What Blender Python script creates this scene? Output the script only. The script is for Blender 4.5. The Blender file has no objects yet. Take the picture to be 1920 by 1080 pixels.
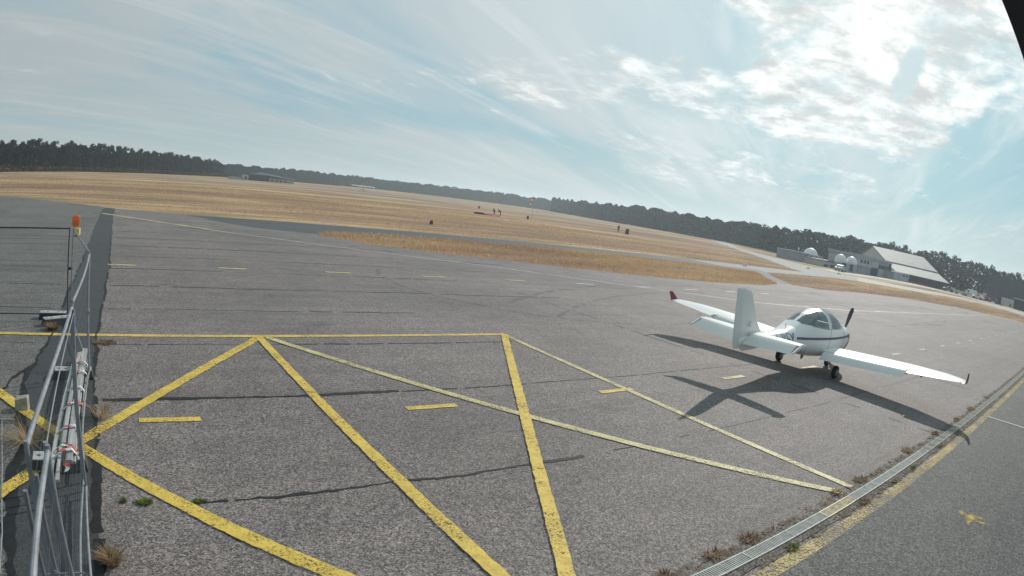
import bpy, bmesh, math, random
import numpy as np
from mathutils import Matrix, Vector
R = math.radians
sc = bpy.context.scene
C = sc.collection

# ------------------------------------------------------------------ camera
H = 3.25
cd = bpy.data.cameras.new("camera"); cam = bpy.data.objects.new("camera", cd); C.objects.link(cam); sc.camera = cam
cd.type = 'PANO'; cd.panorama_type = 'FISHEYE_LENS_POLYNOMIAL'
cd.sensor_width = 19.2; cd.sensor_fit = 'HORIZONTAL'; cd.fisheye_fov = R(179)
cd.clip_start = 0.05; cd.clip_end = 20000
K = [0.82880439, 0.03862007, -0.10842803, 0.11029256]
cd.fisheye_polynomial_k0 = 0
cd.fisheye_polynomial_k1 = -K[0] / 10; cd.fisheye_polynomial_k2 = -K[1] / 100
cd.fisheye_polynomial_k3 = -K[2] / 1000; cd.fisheye_polynomial_k4 = -K[3] / 10000
cd.shift_x = (960 - 938.956) / 1920; cd.shift_y = (569.474 - 540) / 1080
r_, u_, f_ = (0.820465, -0.556433, 0.131225), (-0.017772, 0.204601, 0.978684), (0.571421, 0.805308, -0.157979)
cam.matrix_world = Matrix(((r_[0], u_[0], -f_[0], 0), (r_[1], u_[1], -f_[1], 0), (r_[2], u_[2], -f_[2], H), (0, 0, 0, 1)))

# ------------------------------------------------------------------ exposure
sc.view_settings.view_transform = 'Standard'; sc.view_settings.look = 'None'
sc.view_settings.exposure = 0.0; sc.view_settings.gamma = 1
sc.cycles.use_denoising = True
sc.cycles.max_bounces = 8; sc.cycles.transparent_max_bounces = 24; sc.cycles.volume_bounces = 1
sc.cycles.sample_clamp_indirect = 8

# ------------------------------------------------------------------ sun
SAZ, SEL = R(65.7), R(30.4)
S = Vector((math.sin(SAZ) * math.cos(SEL), math.cos(SAZ) * math.cos(SEL), math.sin(SEL)))
sl = bpy.data.lights.new("sun", 'SUN'); sl.energy = 3.4; sl.angle = R(0.6); sl.color = (1.0, 0.95, 0.88)
so = bpy.data.objects.new("sun", sl); C.objects.link(so)
so.rotation_euler = (-S).to_track_quat('-Z', 'Y').to_euler()

# ------------------------------------------------------------------ sky with cloud layers
w = bpy.data.worlds.new("World"); sc.world = w; w.use_nodes = True
nt = w.node_tree; nt.nodes.clear(); N = nt.nodes; LK = nt.links
def nd(t, **kw):
    n = N.new(t)
    for k, v in kw.items(): setattr(n, k, v)
    return n
def mth(op, a, b=None, c=None, clamp=False):
    n = nd('ShaderNodeMath', operation=op); n.use_clamp = clamp
    for i, v in enumerate((a, b, c)):
        if v is None: continue
        if isinstance(v, (int, float)): n.inputs[i].default_value = v
        else: LK.new(v, n.inputs[i])
    return n.outputs[0]
def vm(op, a, b=None):
    n = nd('ShaderNodeVectorMath', operation=op)
    for i, v in enumerate((a, b)):
        if v is None: continue
        if isinstance(v, (tuple, list, Vector)): n.inputs[i].default_value = tuple(v)
        else: LK.new(v, n.inputs[i])
    return n
def cmb(x, y, z=0.0):
    n = nd('ShaderNodeCombineXYZ')
    for i, v in enumerate((x, y, z)):
        if isinstance(v, (int, float)): n.inputs[i].default_value = v
        else: LK.new(v, n.inputs[i])
    return n.outputs[0]
def mixc(f, a, b):
    n = nd('ShaderNodeMix', data_type='RGBA')
    for s, v in ((0, f), (6, a), (7, b)):
        if isinstance(v, (int, float)): n.inputs[s].default_value = v
        elif isinstance(v, tuple): n.inputs[s].default_value = (*v, 1)
        else: LK.new(v, n.inputs[s])
    return n.outputs[2]
def smooth(v, lo, hi):
    n = nd('ShaderNodeMapRange', interpolation_type='SMOOTHSTEP'); LK.new(v, n.inputs[0])
    n.inputs[1].default_value = lo; n.inputs[2].default_value = hi
    return n.outputs[0]
def noise(vec, scale, detail=8, rough=0.55, dist=0.0):
    n = nd('ShaderNodeTexNoise'); LK.new(vec, n.inputs['Vector'])
    n.inputs['Scale'].default_value = scale; n.inputs['Detail'].default_value = detail
    n.inputs['Roughness'].default_value = rough; n.inputs['Distortion'].default_value = dist
    return n.outputs[0]
sky = nd('ShaderNodeTexSky', sky_type='NISHITA'); sky.sun_disc = False
sky.sun_elevation = SEL; sky.sun_rotation = SAZ; sky.air_density = 1.2; sky.dust_density = 2.5; sky.ozone_density = 1.5
D = nd('ShaderNodeTexCoord').outputs['Generated']
D = vm('NORMALIZE', D).outputs[0]
sx = nd('ShaderNodeSeparateXYZ'); LK.new(D, sx.inputs[0]); dx, dy, dz = sx.outputs
zz = mth('MAXIMUM', mth('ADD', dz, 0.10), 0.02)
px, py = mth('DIVIDE', dx, zz), mth('DIVIDE', dy, zz)          # position on a flat cloud deck
# the streaks run towards the right-hand horizon
a = R(28)
def rot2(ang):
    c, s = math.cos(ang), math.sin(ang)
    return (mth('ADD', mth('MULTIPLY', px, c), mth('MULTIPLY', py, s)), mth('SUBTRACT', mth('MULTIPLY', py, c), mth('MULTIPLY', px, s)))
u, v = rot2(a)
sunang = vm('DOT_PRODUCT', D, S).outputs['Value']               # angular closeness to the sun
veil = noise(cmb(mth('MULTIPLY', u, 0.35), v, 1.7), 0.9, 7, 0.55, 0.5)
veil = smooth(veil, 0.30, 0.62)
wisps = noise(cmb(mth('MULTIPLY', u, 0.22), mth('MULTIPLY', v, 1.3), 4.2), 1.6, 9, 0.62, 0.9)
wisps = smooth(wisps, 0.46, 0.72)
puff_n = noise(cmb(mth('MULTIPLY', u, 0.55), v, 9.1), 2.1, 12, 0.66, 0.35)
def window(x, a0, a1, b1, b0):
    return mth('MULTIPLY', smooth(x, a0, a1), mth('SUBTRACT', 1.0, smooth(x, b1, b0)))
warp = mth('MULTIPLY', mth('SUBTRACT', noise(cmb(u, v, 3.3), 1.3, 4, 0.5), 0.5), 1.3)
vw, uw = mth('ADD', v, warp), mth('ADD', u, warp)
bank = mth('MULTIPLY', window(vw, -1.05, -0.55, 0.12, 0.40), window(uw, 1.0, 1.7, 3.2, 4.1))
band = mth('MULTIPLY', window(vw, 0.0, 0.5, 1.6, 2.6), window(uw, 2.5, 2.9, 3.2, 3.9))
lowb = mth('MULTIPLY', window(vw, -0.8, 0.2, 1.4, 1.9), window(uw, 3.9, 4.4, 5.2, 6.2))
hu, hv = mth('DIVIDE', mth('SUBTRACT', u, 2.45), 0.30), mth('DIVIDE', mth('ADD', mth('ADD', v, 0.36), mth('MULTIPLY', warp, 0.12)), 0.05)
hole = mth('SUBTRACT', 1.0, smooth(mth('ADD', mth('MULTIPLY', hu, hu), mth('MULTIPLY', hv, hv)), 0.3, 1.8))
bias = mth('ADD', mth('ADD', mth('MULTIPLY', bank, 0.27), mth('MULTIPLY', band, 0.16)), mth('MULTIPLY', lowb, 0.13))
bias = mth('SUBTRACT', bias, mth('MULTIPLY', hole, 0.20))
fine_n = noise(cmb(mth('MULTIPLY', u, 0.7), v, 7.7), 7.0, 9, 0.62, 0.5)
pn = mth('ADD', mth('MULTIPLY', puff_n, 0.60), mth('MULTIPLY', fine_n, 0.40))
puffs = smooth(mth('ADD', pn, bias), 0.57, 0.80)
detail = noise(cmb(u, v, 2.0), 5.5, 8, 0.65, 0.2)
shade = smooth(mth('ADD', mth('MULTIPLY', puff_n, 0.45), mth('MULTIPLY', detail, 0.55)), 0.38, 0.60)
glow = mth('POWER', mth('MAXIMUM', sunang, 0.0), 9.0)           # forward scattering: thin cloud is brighter near the sun
glow2 = mth('POWER', mth('MAXIMUM', sunang, 0.0), 2.5)
lift = mth('ADD', 0.67, mth('ADD', mth('MULTIPLY', glow2, 0.38), mth('MULTIPLY', glow, 0.10)))
base = vm('MULTIPLY', sky.outputs[0], (0.62, 0.95, 0.92)).outputs[0]
base = mixc(0.88, base, (2.1, 4.4, 5.6))
def scaled(col, k): 
    n = vm('SCALE', col); LK.new(k, n.inputs[3]); return n.outputs[0]
gapv = mth('SUBTRACT', 1.0, mth('MULTIPLY', window(v, -3.0, -1.6, -0.75, -0.35), 0.55))
veilc = scaled((6.2, 7.0, 7.25), lift)
puffc = scaled((9.4, 9.8, 9.6), mth('MULTIPLY', lift, mth('ADD', 0.62, mth('MULTIPLY', shade, 0.46))))
k1 = mth('MULTIPLY', mth('ADD', 0.30, mth('MULTIPLY', veil, 0.66)), gapv)
col = mixc(k1, base, veilc)
col = mixc(mth('MULTIPLY', wisps, 0.62), col, scaled((8.0, 8.5, 8.5), lift))
hor = mth('SUBTRACT', 1.0, smooth(dz, -0.02, 0.13))              # thick milky air low down
col = mixc(mth('MULTIPLY', hor, 0.70), col, scaled((6.15, 7.15, 6.85), mth('ADD', 0.76, mth('MULTIPLY', glow2, 0.24))))
col = mixc(mth('MULTIPLY', puffs, mth('SUBTRACT', 1.0, mth('MULTIPLY', hor, 0.6))), col, puffc)
bg = nd('ShaderNodeBackground'); LK.new(col, bg.inputs[0]); bg.inputs[1].default_value = 0.10
wo = nd('ShaderNodeOutputWorld'); LK.new(bg.outputs[0], wo.inputs[0])

# ================================================================== helpers
def tag(o, label=None, cat=None, group=None, kind=None):
    if label: o["label"] = label
    if cat: o["category"] = cat
    if group: o["group"] = group
    if kind: o["kind"] = kind
    return o
def thing(name, label, cat, loc=(0, 0, 0), rz=0.0, group=None):
    o = bpy.data.objects.new(name, None); C.objects.link(o); o.empty_display_size = 0.2
    o.location = loc; o.rotation_euler = (0, 0, rz)
    return tag(o, label, cat, group)
class MB:
    """collects geometry for one mesh"""
    def __init__(s): s.v = []; s.f = []
    def add(s, vs, fs):
        b = len(s.v); s.v += [tuple(p) for p in vs]; s.f += [tuple(i + b for i in f) for f in fs]; return s
    def box(s, c, d, M=None):
        x, y, z = (d[0] / 2, d[1] / 2, d[2] / 2)
        vs = [Vector((c[0] + a * x, c[1] + b * y, c[2] + e * z)) for a in (-1, 1) for b in (-1, 1) for e in (-1, 1)]
        if M: vs = [M @ p for p in vs]
        return s.add(vs, [(0, 1, 3, 2), (4, 6, 7, 5), (0, 4, 5, 1), (2, 3, 7, 6), (0, 2, 6, 4), (1, 5, 7, 3)])
    def hexa(s, p):   # 8 points: bottom ring 4, top ring 4
        return s.add(p, [(3, 2, 1, 0), (4, 5, 6, 7), (0, 1, 5, 4), (1, 2, 6, 5), (2, 3, 7, 6), (3, 0, 4, 7)])
    def tube(s, pts, r, n=8, cap=True):
        pts = [Vector(p) for p in pts]; rs = r if isinstance(r, (list, tuple)) else [r] * len(pts)
        rings = []; prev = None
        for i, p in enumerate(pts):
            t = (pts[min(i + 1, len(pts) - 1)] - pts[max(i - 1, 0)]).normalized()
            if prev is None:
                a_ = Vector((0, 0, 1)) if abs(t.z) < .9 else Vector((1, 0, 0)); e1 = t.cross(a_).normalized()
            else: e1 = (prev - t * prev.dot(t)).normalized()
            prev = e1; e2 = t.cross(e1)
            rings.append([p + (e1 * math.cos(2 * math.pi * k / n) + e2 * math.sin(2 * math.pi * k / n)) * rs[i] for k in range(n)])
        vs = [q for g in rings for q in g]; fs = []
        for i in range(len(pts) - 1):
            for k in range(n):
                k2 = (k + 1) % n; fs.append((i * n + k, i * n + k2, (i + 1) * n + k2, (i + 1) * n + k))
        if cap: fs += [tuple(range(n))[::-1], tuple((len(pts) - 1) * n + k for k in range(n))]
        return s.add(vs, fs)
    def loft(s, rings, closed=True, caps=True):
        n = len(rings[0]); vs = [q for g in rings for q in g]; fs = []
        for i in range(len(rings) - 1):
            for k in range(n if closed else n - 1):
                k2 = (k + 1) % n; fs.append((i * n + k, i * n + k2, (i + 1) * n + k2, (i + 1) * n + k))
        if caps: fs += [tuple(range(n))[::-1], tuple((len(rings) - 1) * n + k for k in range(n))]
        return s.add(vs, fs)
    def lathe(s, prof, n=24, M=None):   # profile of (r, z)
        rings = [[Vector((r * math.cos(2 * math.pi * k / n), r * math.sin(2 * math.pi * k / n), z)) for k in range(n)] for r, z in prof]
        if M: rings = [[M @ p for p in g] for g in rings]
        return s.loft(rings)
    def build(s, name, m, parent=None, smoothed=False, bevel=0):
        me = bpy.data.meshes.new(name); me.from_pydata(s.v, [], s.f); me.update()
        o = bpy.data.objects.new(name, me); C.objects.link(o)
        if m: me.materials.append(m)
        bm = bmesh.new(); bm.from_mesh(me); bmesh.ops.recalc_face_normals(bm, faces=bm.faces); bm.to_mesh(me); bm.free()
        if smoothed:
            me.polygons.foreach_set('use_smooth', [True] * len(me.polygons))
            try: me.set_sharp_from_angle(angle=R(35))
            except Exception: pass
        if bevel:
            b = o.modifiers.new('b', 'BEVEL'); b.width = bevel; b.segments = 2; b.limit_method = 'ANGLE'
        if parent: o.parent = parent
        return o
def flat(name, poly, z, m, kind='structure'):
    """a flat sheet from one polygon, top face up"""
    bm = bmesh.new(); vs = [bm.verts.new((x, y, z)) for x, y in poly]; bm.faces.new(vs)
    bmesh.ops.triangulate(bm, faces=bm.faces); bmesh.ops.recalc_face_normals(bm, faces=bm.faces)
    if bm.faces and sum(f.normal.z for f in bm.faces) < 0: bmesh.ops.reverse_faces(bm, faces=bm.faces)
    me = bpy.data.meshes.new(name); bm.to_mesh(me); bm.free(); me.materials.append(m)
    o = bpy.data.objects.new(name, me); C.objects.link(o)
    if kind: o["kind"] = kind
    return o
def npmesh(name, V, F, m, parent=None):
    me = bpy.data.meshes.new(name); V = np.asarray(V, np.float32); F = np.asarray(F, np.int32); k = F.shape[1]
    me.vertices.add(len(V)); me.vertices.foreach_set('co', V.ravel())
    me.loops.add(F.size); me.loops.foreach_set('vertex_index', F.ravel())
    me.polygons.add(len(F)); me.polygons.foreach_set('loop_start', np.arange(0, F.size, k, dtype=np.int32))
    me.update(calc_edges=True); me.validate()
    if m: me.materials.append(m)
    o = bpy.data.objects.new(name, me); C.objects.link(o)
    if parent: o.parent = parent
    return o
def copy_tree(o, parent=None):
    c = o.copy(); C.objects.link(c); c.parent = parent
    for ch in list(o.children): copy_tree(ch, c)
    return c

# ================================================================== materials
class Mat:
    def __init__(s, name, col=(.5, .5, .5), rough=.7, spec=.5, metal=0.0):
        s.m = bpy.data.materials.new(name); s.m.use_nodes = True; s.nt = s.m.node_tree
        s.b = s.nt.nodes['Principled BSDF']; s.out = s.nt.nodes['Material Output']
        s.b.inputs['Base Color'].default_value = (*col, 1); s.b.inputs['Roughness'].default_value = rough
        s.b.inputs['Specular IOR Level'].default_value = spec; s.b.inputs['Metallic'].default_value = metal
        s._p = None
    def n(s, t, **kw):
        x = s.nt.nodes.new(t)
        for k, v in kw.items(): setattr(x, k, v)
        return x
    def l(s, a, b): s.nt.links.new(a, b)
    def pos(s):
        if s._p is None: s._p = s.n('ShaderNodeNewGeometry').outputs['Position']
        return s._p
    def scaled(s, v, sc3, loc=(0, 0, 0)):
        m = s.n('ShaderNodeMapping'); s.l(v, m.inputs[0]); m.inputs['Scale'].default_value = sc3; m.inputs['Location'].default_value = loc
        return m.outputs[0]
    def noise(s, scale, detail=4, rough=.55, vec=None, dist=0):
        x = s.n('ShaderNodeTexNoise'); x.inputs['Scale'].default_value = scale; x.inputs['Detail'].default_value = detail
        x.inputs['Roughness'].default_value = rough; x.inputs['Distortion'].default_value = dist
        s.l(vec if vec is not None else s.pos(), x.inputs['Vector']); return x.outputs[0]
    def ramp(s, f, stops):
        x = s.n('ShaderNodeValToRGB'); s.l(f, x.inputs[0]); e = x.color_ramp.elements
        while len(e) < len(stops): e.new(.5)
        for k, (p, c) in enumerate(stops):
            e[k].position = p; e[k].color = (*c, 1) if len(c) == 3 else c
        return x.outputs[0]
    def mix(s, f, a, b, mode='MIX'):
        x = s.n('ShaderNodeMix', data_type='RGBA', blend_type=mode)
        for i, v in ((0, f), (6, a), (7, b)):
            if isinstance(v, (int, float)): x.inputs[i].default_value = v
            elif isinstance(v, tuple): x.inputs[i].default_value = (*v, 1)
            else: s.l(v, x.inputs[i])
        return x.outputs[2]
    def math(s, op, a, b=0.0, clamp=False):
        x = s.n('ShaderNodeMath', operation=op); x.use_clamp = clamp
        for i, v in enumerate((a, b)):
            if isinstance(v, (int, float)): x.inputs[i].default_value = v
            else: s.l(v, x.inputs[i])
        return x.outputs[0]
    def col(s, v): s.l(v, s.b.inputs['Base Color']); return s
    def bump(s, v, strength=.5, dist=.01):
        x = s.n('ShaderNodeBump'); x.inputs['Strength'].default_value = strength; x.inputs['Distance'].default_value = dist
        s.l(v, x.inputs['Height']); s.l(x.outputs[0], s.b.inputs['Normal']); return s
    def alpha(s, v):   # paint that wears through to what lies beneath it
        t = s.n('ShaderNodeBsdfTransparent'); m = s.n('ShaderNodeMixShader'); s.l(v, m.inputs[0])
        s.l(t.outputs[0], m.inputs[1]); s.l(s.b.outputs[0], m.inputs[2]); s.l(m.outputs[0], s.out.inputs[0]); return s
def plain(name, c, rough=.6, spec=.4, metal=0, var=.12, scale=3.0):
    """a surface of one colour with slight dirt and unevenness"""
    M = Mat(name, c, rough, spec, metal)
    tc = M.n('ShaderNodeTexCoord').outputs['Object']
    f = M.noise(scale, 6, .6, tc)
    M.col(M.mix(M.ramp(f, [(.35, (0, 0, 0)), (.7, (1, 1, 1))]), tuple(x * (1 - var) for x in c), tuple(min(1, x * (1 + var)) for x in c)))
    return M.m
def asphalt(name, lo, hi, blotch=(.74, 1.22), grain=88, pale=None, rough=.80, soft=0.0):
    M = Mat(name, lo, rough, .42)
    def cells(sc_, off=(0, 0, 0)):
        v = M.n('ShaderNodeTexVoronoi'); v.inputs['Scale'].default_value = sc_; M.l(M.scaled(M.pos(), (1, 1, 1), off), v.inputs['Vector'])
        x = M.n('ShaderNodeSeparateColor'); M.l(v.outputs['Color'], x.inputs[0]); return x.outputs[0]
    f = M.math('ADD', M.math('ADD', M.math('MULTIPLY', cells(grain), .50), M.math('MULTIPLY', cells(grain * .45, (3, 1, 0)), .28)), M.math('MULTIPLY', M.noise(grain * .3, 3, .7), .22))
    c = M.ramp(f, [(.16 - soft, tuple(x * .5 for x in lo)), (.38, lo), (.52, tuple((a_ + b_) / 2 for a_, b_ in zip(lo, hi))), (.70, hi), (.90 + soft, tuple(min(1, x * 1.6) for x in hi))])
    big = M.noise(.22, 6, .62, None, .3); mid = M.noise(1.5, 5, .6)
    bb = M.ramp(M.math('ADD', M.math('MULTIPLY', big, .6), M.math('MULTIPLY', mid, .4)), [(.33, (blotch[0],) * 3), (.66, (blotch[1],) * 3)])
    c = M.mix(1.0, c, bb, 'MULTIPLY')
    # faint streaks left by the paver and by tyres, along the lanes
    st = M.noise(1.0, 4, .6, M.scaled(M.pos(), (.05, 1.6, 1)))
    c = M.mix(1.0, c, M.ramp(st, [(.35, (.90, .90, .91)), (.65, (1.09, 1.08, 1.07))]), 'MULTIPLY')
    sn = M.noise(.55, 5, .6, M.scaled(M.pos(), (1, 1, 1), (31, 17, 0)), .6)      # oil and damp stains, bleached patches
    c = M.mix(1.0, c, M.ramp(sn, [(.27, (.62, .62, .64)), (.36, (1, 1, 1)), (.66, (1, 1, 1)), (.76, (1.22, 1.21, 1.18))]), 'MULTIPLY')
    ty = M.noise(1.0, 5, .65, M.scaled(M.pos(), (.03, 3.4, 1), (5, 2, 0)), .15)
    c = M.mix(1.0, c, M.ramp(ty, [(.30, (.84, .84, .85)), (.42, (1, 1, 1))]), 'MULTIPLY')
    M.col(c); M.bump(f, .25, .006)
    return M
m_apron = asphalt('apron_asphalt', (.082, .069, .065), (.268, .230, .214)).m
m_apron_l = asphalt('apron_asphalt_left', (.064, .060, .055), (.208, .198, .182)).m
m_court = asphalt('forecourt_asphalt', (.032, .032, .030), (.135, .134, .124), (.8, 1.2), 62).m
m_patch = asphalt('patch_asphalt', (.034, .037, .038), (.062, .066, .066), (.9, 1.12), 90, rough=.75, soft=.08).m
m_taxi = asphalt('taxiway_asphalt', (.045, .048, .053), (.090, .095, .102), (.85, 1.15), 40).m
m_conc = asphalt('pale_taxiway', (.20, .20, .185), (.34, .33, .305), (.9, 1.12), 20, rough=.85).m
m_track = asphalt('pale_track', (.26, .23, .19), (.40, .36, .30), (.9, 1.1), 20).m
m_crack = plain('crack_tar', (.016, .016, .017), .7, .3, 0, .3, 8)
def paint(name, c, wear, gr=60):
    M = Mat(name, c, .65, .35)
    v = M.n('ShaderNodeTexVoronoi'); v.inputs['Scale'].default_value = 72; M.l(M.scaled(M.pos(), (1, 1, 1), (2, 8, 0)), v.inputs['Vector'])
    x = M.n('ShaderNodeSeparateColor'); M.l(v.outputs['Color'], x.inputs[0])
    f = M.math('ADD', M.math('MULTIPLY', x.outputs[0], .35), M.math('MULTIPLY', M.noise(gr * .4, 3, .7), .65)); big = M.noise(1.1, 6, .65)
    k = M.math('ADD', M.math('MULTIPLY', f, .62), M.math('MULTIPLY', big, .55))
    M.col(M.mix(M.ramp(M.noise(6, 5, .6), [(.35, (0, 0, 0)), (.65, (1, 1, 1))]), tuple(x * .80 for x in c), tuple(min(1, x * 1.1) for x in c)))
    M.alpha(M.ramp(k, [(wear - .09, (0, 0, 0)), (wear + .05, (1, 1, 1))]))
    M.bump(f, .4, .006)
    return M.m
m_yel = paint('yellow_paint', (.68, .475, .085), .505)
m_yel_w = paint('worn_yellow_paint', (.60, .51, .24), .535)
m_yel_e = paint('edge_yellow_paint', (.42, .30, .07), .60)
m_whi_w = paint('worn_white_paint', (.62, .62, .58), .50)
m_whi_f = paint('faded_white_paint', (.50, .50, .48), .555)

# dry grass field
def field_mat():
    M = Mat('dry_grass_field', (.3, .22, .12), .95, .1)
    P0 = M.pos()
    a_ = M.noise(1, 6, .6, M.scaled(P0, (.012, .06, 1)), .4); b_ = M.noise(1, 7, .68, M.scaled(P0, (.05, .42, 1)), .3)
    d_ = M.noise(3.0, 5, .75)
    f = M.math('ADD', M.math('MULTIPLY', a_, .55), M.math('MULTIPLY', b_, .45))
    c = M.ramp(f, [(.39, (.200, .120, .090)), (.45, (.29, .175, .125)), (.50, (.37, .235, .145)), (.55, (.49, .345, .19)), (.61, (.60, .46, .27))])
    g = M.noise(1, 6, .6, M.scaled(P0, (.03, .10, 1), (40, 7, 0)))
    c = M.mix(M.ramp(g, [(.52, (0, 0, 0)), (.62, (.85, .85, .85))]), c, (.215, .180, .095))
    c = M.mix(1.0, c, M.ramp(d_, [(.3, (.72, .72, .72)), (.7, (1.25, 1.25, 1.25))]), 'MULTIPLY')
    M.col(c); M.bump(d_, .8, .12)
    return M.m
m_field = field_mat()
def blade_mat(name, stops, scale=(.06, .2, 1)):
    M = Mat(name, (.4, .3, .15), .9, .15)
    f = M.math('ADD', M.math('MULTIPLY', M.noise(1, 6, .6, M.scaled(M.pos(), scale)), .6), M.math('MULTIPLY', M.noise(2.2, 4, .7), .4))
    M.col(M.ramp(f, stops)); 
    t = M.n('ShaderNodeBsdfTranslucent'); M.l(M.b.inputs['Base Color'].links[0].from_socket, t.inputs[0])
    mx = M.n('ShaderNodeMixShader'); mx.inputs[0].default_value = .5; M.l(M.b.outputs[0], mx.inputs[1]); M.l(t.outputs[0], mx.inputs[2]); M.l(mx.outputs[0], M.out.inputs[0])
    return M.m
m_blade = blade_mat('straw_blades', [(.34, (.34, .22, .15)), (.46, (.47, .32, .20)), (.56, (.58, .43, .26)), (.68, (.68, .55, .37))])
m_dry = blade_mat('dry_weed', [(.35, (.30, .20, .12)), (.5, (.46, .34, .21)), (.65, (.60, .48, .32))], (3, 3, 3))
m_green = blade_mat('green_weed', [(.35, (.07, .10, .02)), (.5, (.16, .20, .04)), (.65, (.30, .30, .08))], (4, 4, 4))
m_rust = blade_mat('rusty_weed', [(.35, (.20, .12, .08)), (.5, (.34, .23, .15)), (.65, (.46, .36, .25))], (3, 3, 3))
# foliage and bark
def leaf(name, a_, b_):
    M = Mat(name, a_, .8, .2)
    oi = M.n('ShaderNodeObjectInfo').outputs['Random']
    f = M.noise(.55, 4, .7); k = M.math('ADD', M.math('MULTIPLY', f, .8), M.math('MULTIPLY', oi, .2))
    M.col(M.ramp(k, [(.36, a_), (.62, b_)])); return M.m
m_pine = leaf('pine_needles', (.010, .014, .009), (.030, .036, .020))
m_broad = leaf('broad_leaves', (.012, .030, .018), (.042, .078, .040))
m_bark = plain('bark', (.085, .065, .055), .9, .1, 0, .3, 4)
m_scrub = leaf('scrub', (.035, .030, .018), (.11, .085, .045))
# building and metal colours
m_white = plain('white_wall', (.46, .475, .48), .7, .3, 0, .12, .8)
m_grey = plain('grey_cladding', (.34, .36, .38), .6, .3, 0, .08, .5)
m_dgrey = plain('dark_cladding', (.055, .068, .088), .6, .3, 0, .12, .5)
m_dark = plain('dark_opening', (.045, .05, .06), .4, .5, 0, .1, 1)
m_roof = None
def roofm():
    M = Mat('ribbed_roof', (.5, .49, .46), .65, .3)
    tc = M.n('ShaderNodeTexCoord').outputs['Object']
    wv = M.n('ShaderNodeTexWave', wave_type='BANDS', bands_direction='X'); wv.inputs['Scale'].default_value = 1.6; wv.inputs['Distortion'].default_value = 0
    M.l(tc, wv.inputs['Vector'])
    st = M.noise(1, 6, .65, M.scaled(tc, (.9, .12, 1)))
    c = M.ramp(st, [(.3, (.18, .18, .17)), (.55, (.25, .245, .23)), (.75, (.31, .30, .28))])
    M.col(M.mix(1.0, c, M.ramp(wv.outputs[0], [(0, (.88, .88, .88)), (.5, (1.04, 1.04, 1.04))]), 'MULTIPLY')); M.bump(wv.outputs[0], .5, .05); return M.m
m_roof = roofm()
m_dome = plain('white_dome', (.80, .80, .79), .45, .4, 0, .05, .8)
m_red = plain('red_paint', (.42, .06, .05), .5, .4, 0, .1, 4)
m_orange = plain('orange_fabric', (.75, .20, .08), .8, .2, 0, .1, 4)
m_glass = Mat('window_glass', (.03, .04, .05), .08, .6).m
m_tyre = plain('black_rubber', (.022, .022, .024), .8, .3, 0, .15, 20)
m_alu = plain('galvanised_steel', (.27, .28, .30), .6, .4, .35, .2, 9)
m_grate = plain('dusty_grating', (.45, .45, .42), .7, .3, .05, .2, 9)
m_dsteel = plain('dull_steel', (.24, .25, .27), .5, .4, .5, .15, 7)
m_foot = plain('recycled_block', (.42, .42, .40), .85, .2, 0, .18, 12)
m_skin = plain('skin', (.42, .26, .19), .6, .3, 0, .05, 8)

# ================================================================== ground
rng = np.random.default_rng(7); random.seed(11)
flat('grass_field', [(-3300, -3300), (3300, -3300), (3300, 3300), (-3300, 3300)], -0.035, m_field)
ISL = [(12.2, 37.0), (13.5, 39.5), (17.0, 40.6), (19.9, 40.8), (24.4, 40.8), (29.1, 40.5), (37.4, 41.0), (46.5, 39.7), (54.0, 38.7), (58.5, 37.3), (52.5, 32.2), (48.0, 28.0), (43.0, 26.2), (35.2, 25.8), (30.2, 26.2), (27.2, 26.8), (24.0, 27.9), (20.9, 29.2), (17.9, 30.2), (16.0, 31.7), (14.1, 32.5), (13.3, 34.3)]
G2 = [(62.3, 37.9), (75.0, 39.9), (86.8, 41.3), (97.2, 41.0), (112.4, 34.6), (125.8, 31.1), (135.6, 26.5), (129.7, 14.8), (122, -30), (108, -30), (101, 2), (97.5, 11.0), (93.8, 16.3), (86.4, 21.2), (76, 25.4), (63.4, 26.5), (53.0, 26.3), (50.8, 28.1), (57.7, 34.5)]
def jag(poly, step=.8, amp=.18, skip=()):
    out = []
    for i, p in enumerate(poly):
        q = poly[(i + 1) % len(poly)]; d = math.dist(p, q); n = max(1, int(d / step)) if i not in skip and d < 60 else 1
        for k in range(n):
            t = k / n; j = amp if k or i not in skip else 0
            out.append((p[0] + (q[0] - p[0]) * t + random.uniform(-j, j), p[1] + (q[1] - p[1]) * t + random.uniform(-j, j)))
    return out
apron = [(-1.3, -60), (-1.3, 51.0), (-0.4, 50), (3.2, 48), (5.1, 46.7), (6.5, 42.5), (8.7, 39.0), (11.1, 37.4), (12.2, 37.0)] + ISL[::-1][:12]
apron += [(49.0, 28.0), (50.8, 28.1), (53.0, 26.3), (63.4, 26.5), (76, 25.4), (86.4, 21.2), (93.8, 16.3), (97.5, 11.0), (101, 2), (108, -30), (112, -60)]
flat('apron', jag(apron, 1.2, .12), 0.0, m_apron)
flat('apron', [(-90, -60), (-1.3, -60), (-1.3, 51.0), (-1.6, 51.9), (-6.5, 57.1), (-13.8, 64.6), (-40, 92), (-90, 142)], -0.004, m_apron_l)
flat('forecourt', [(-30, -60), (110, -60), (104, 2.40), (-30, 2.40)], 0.004, m_court)
taxi = [(5.1, 46.7), (10.4, 46.3), (15.1, 45.6), (27.4, 45.1), (40.8, 44.8), (56, 44.8), (56, 38.6), (54.0, 38.7), (46.5, 39.7), (37.4, 41.0), (29.1, 40.5), (24.4, 40.8), (19.9, 40.8), (17.0, 40.6), (13.5, 39.5), (12.2, 36.9), (11.1, 37.2), (8.7, 38.8), (6.5, 42.3)]
flat('taxiway', jag(taxi, 1.5, .12), -0.008, m_taxi)
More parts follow.
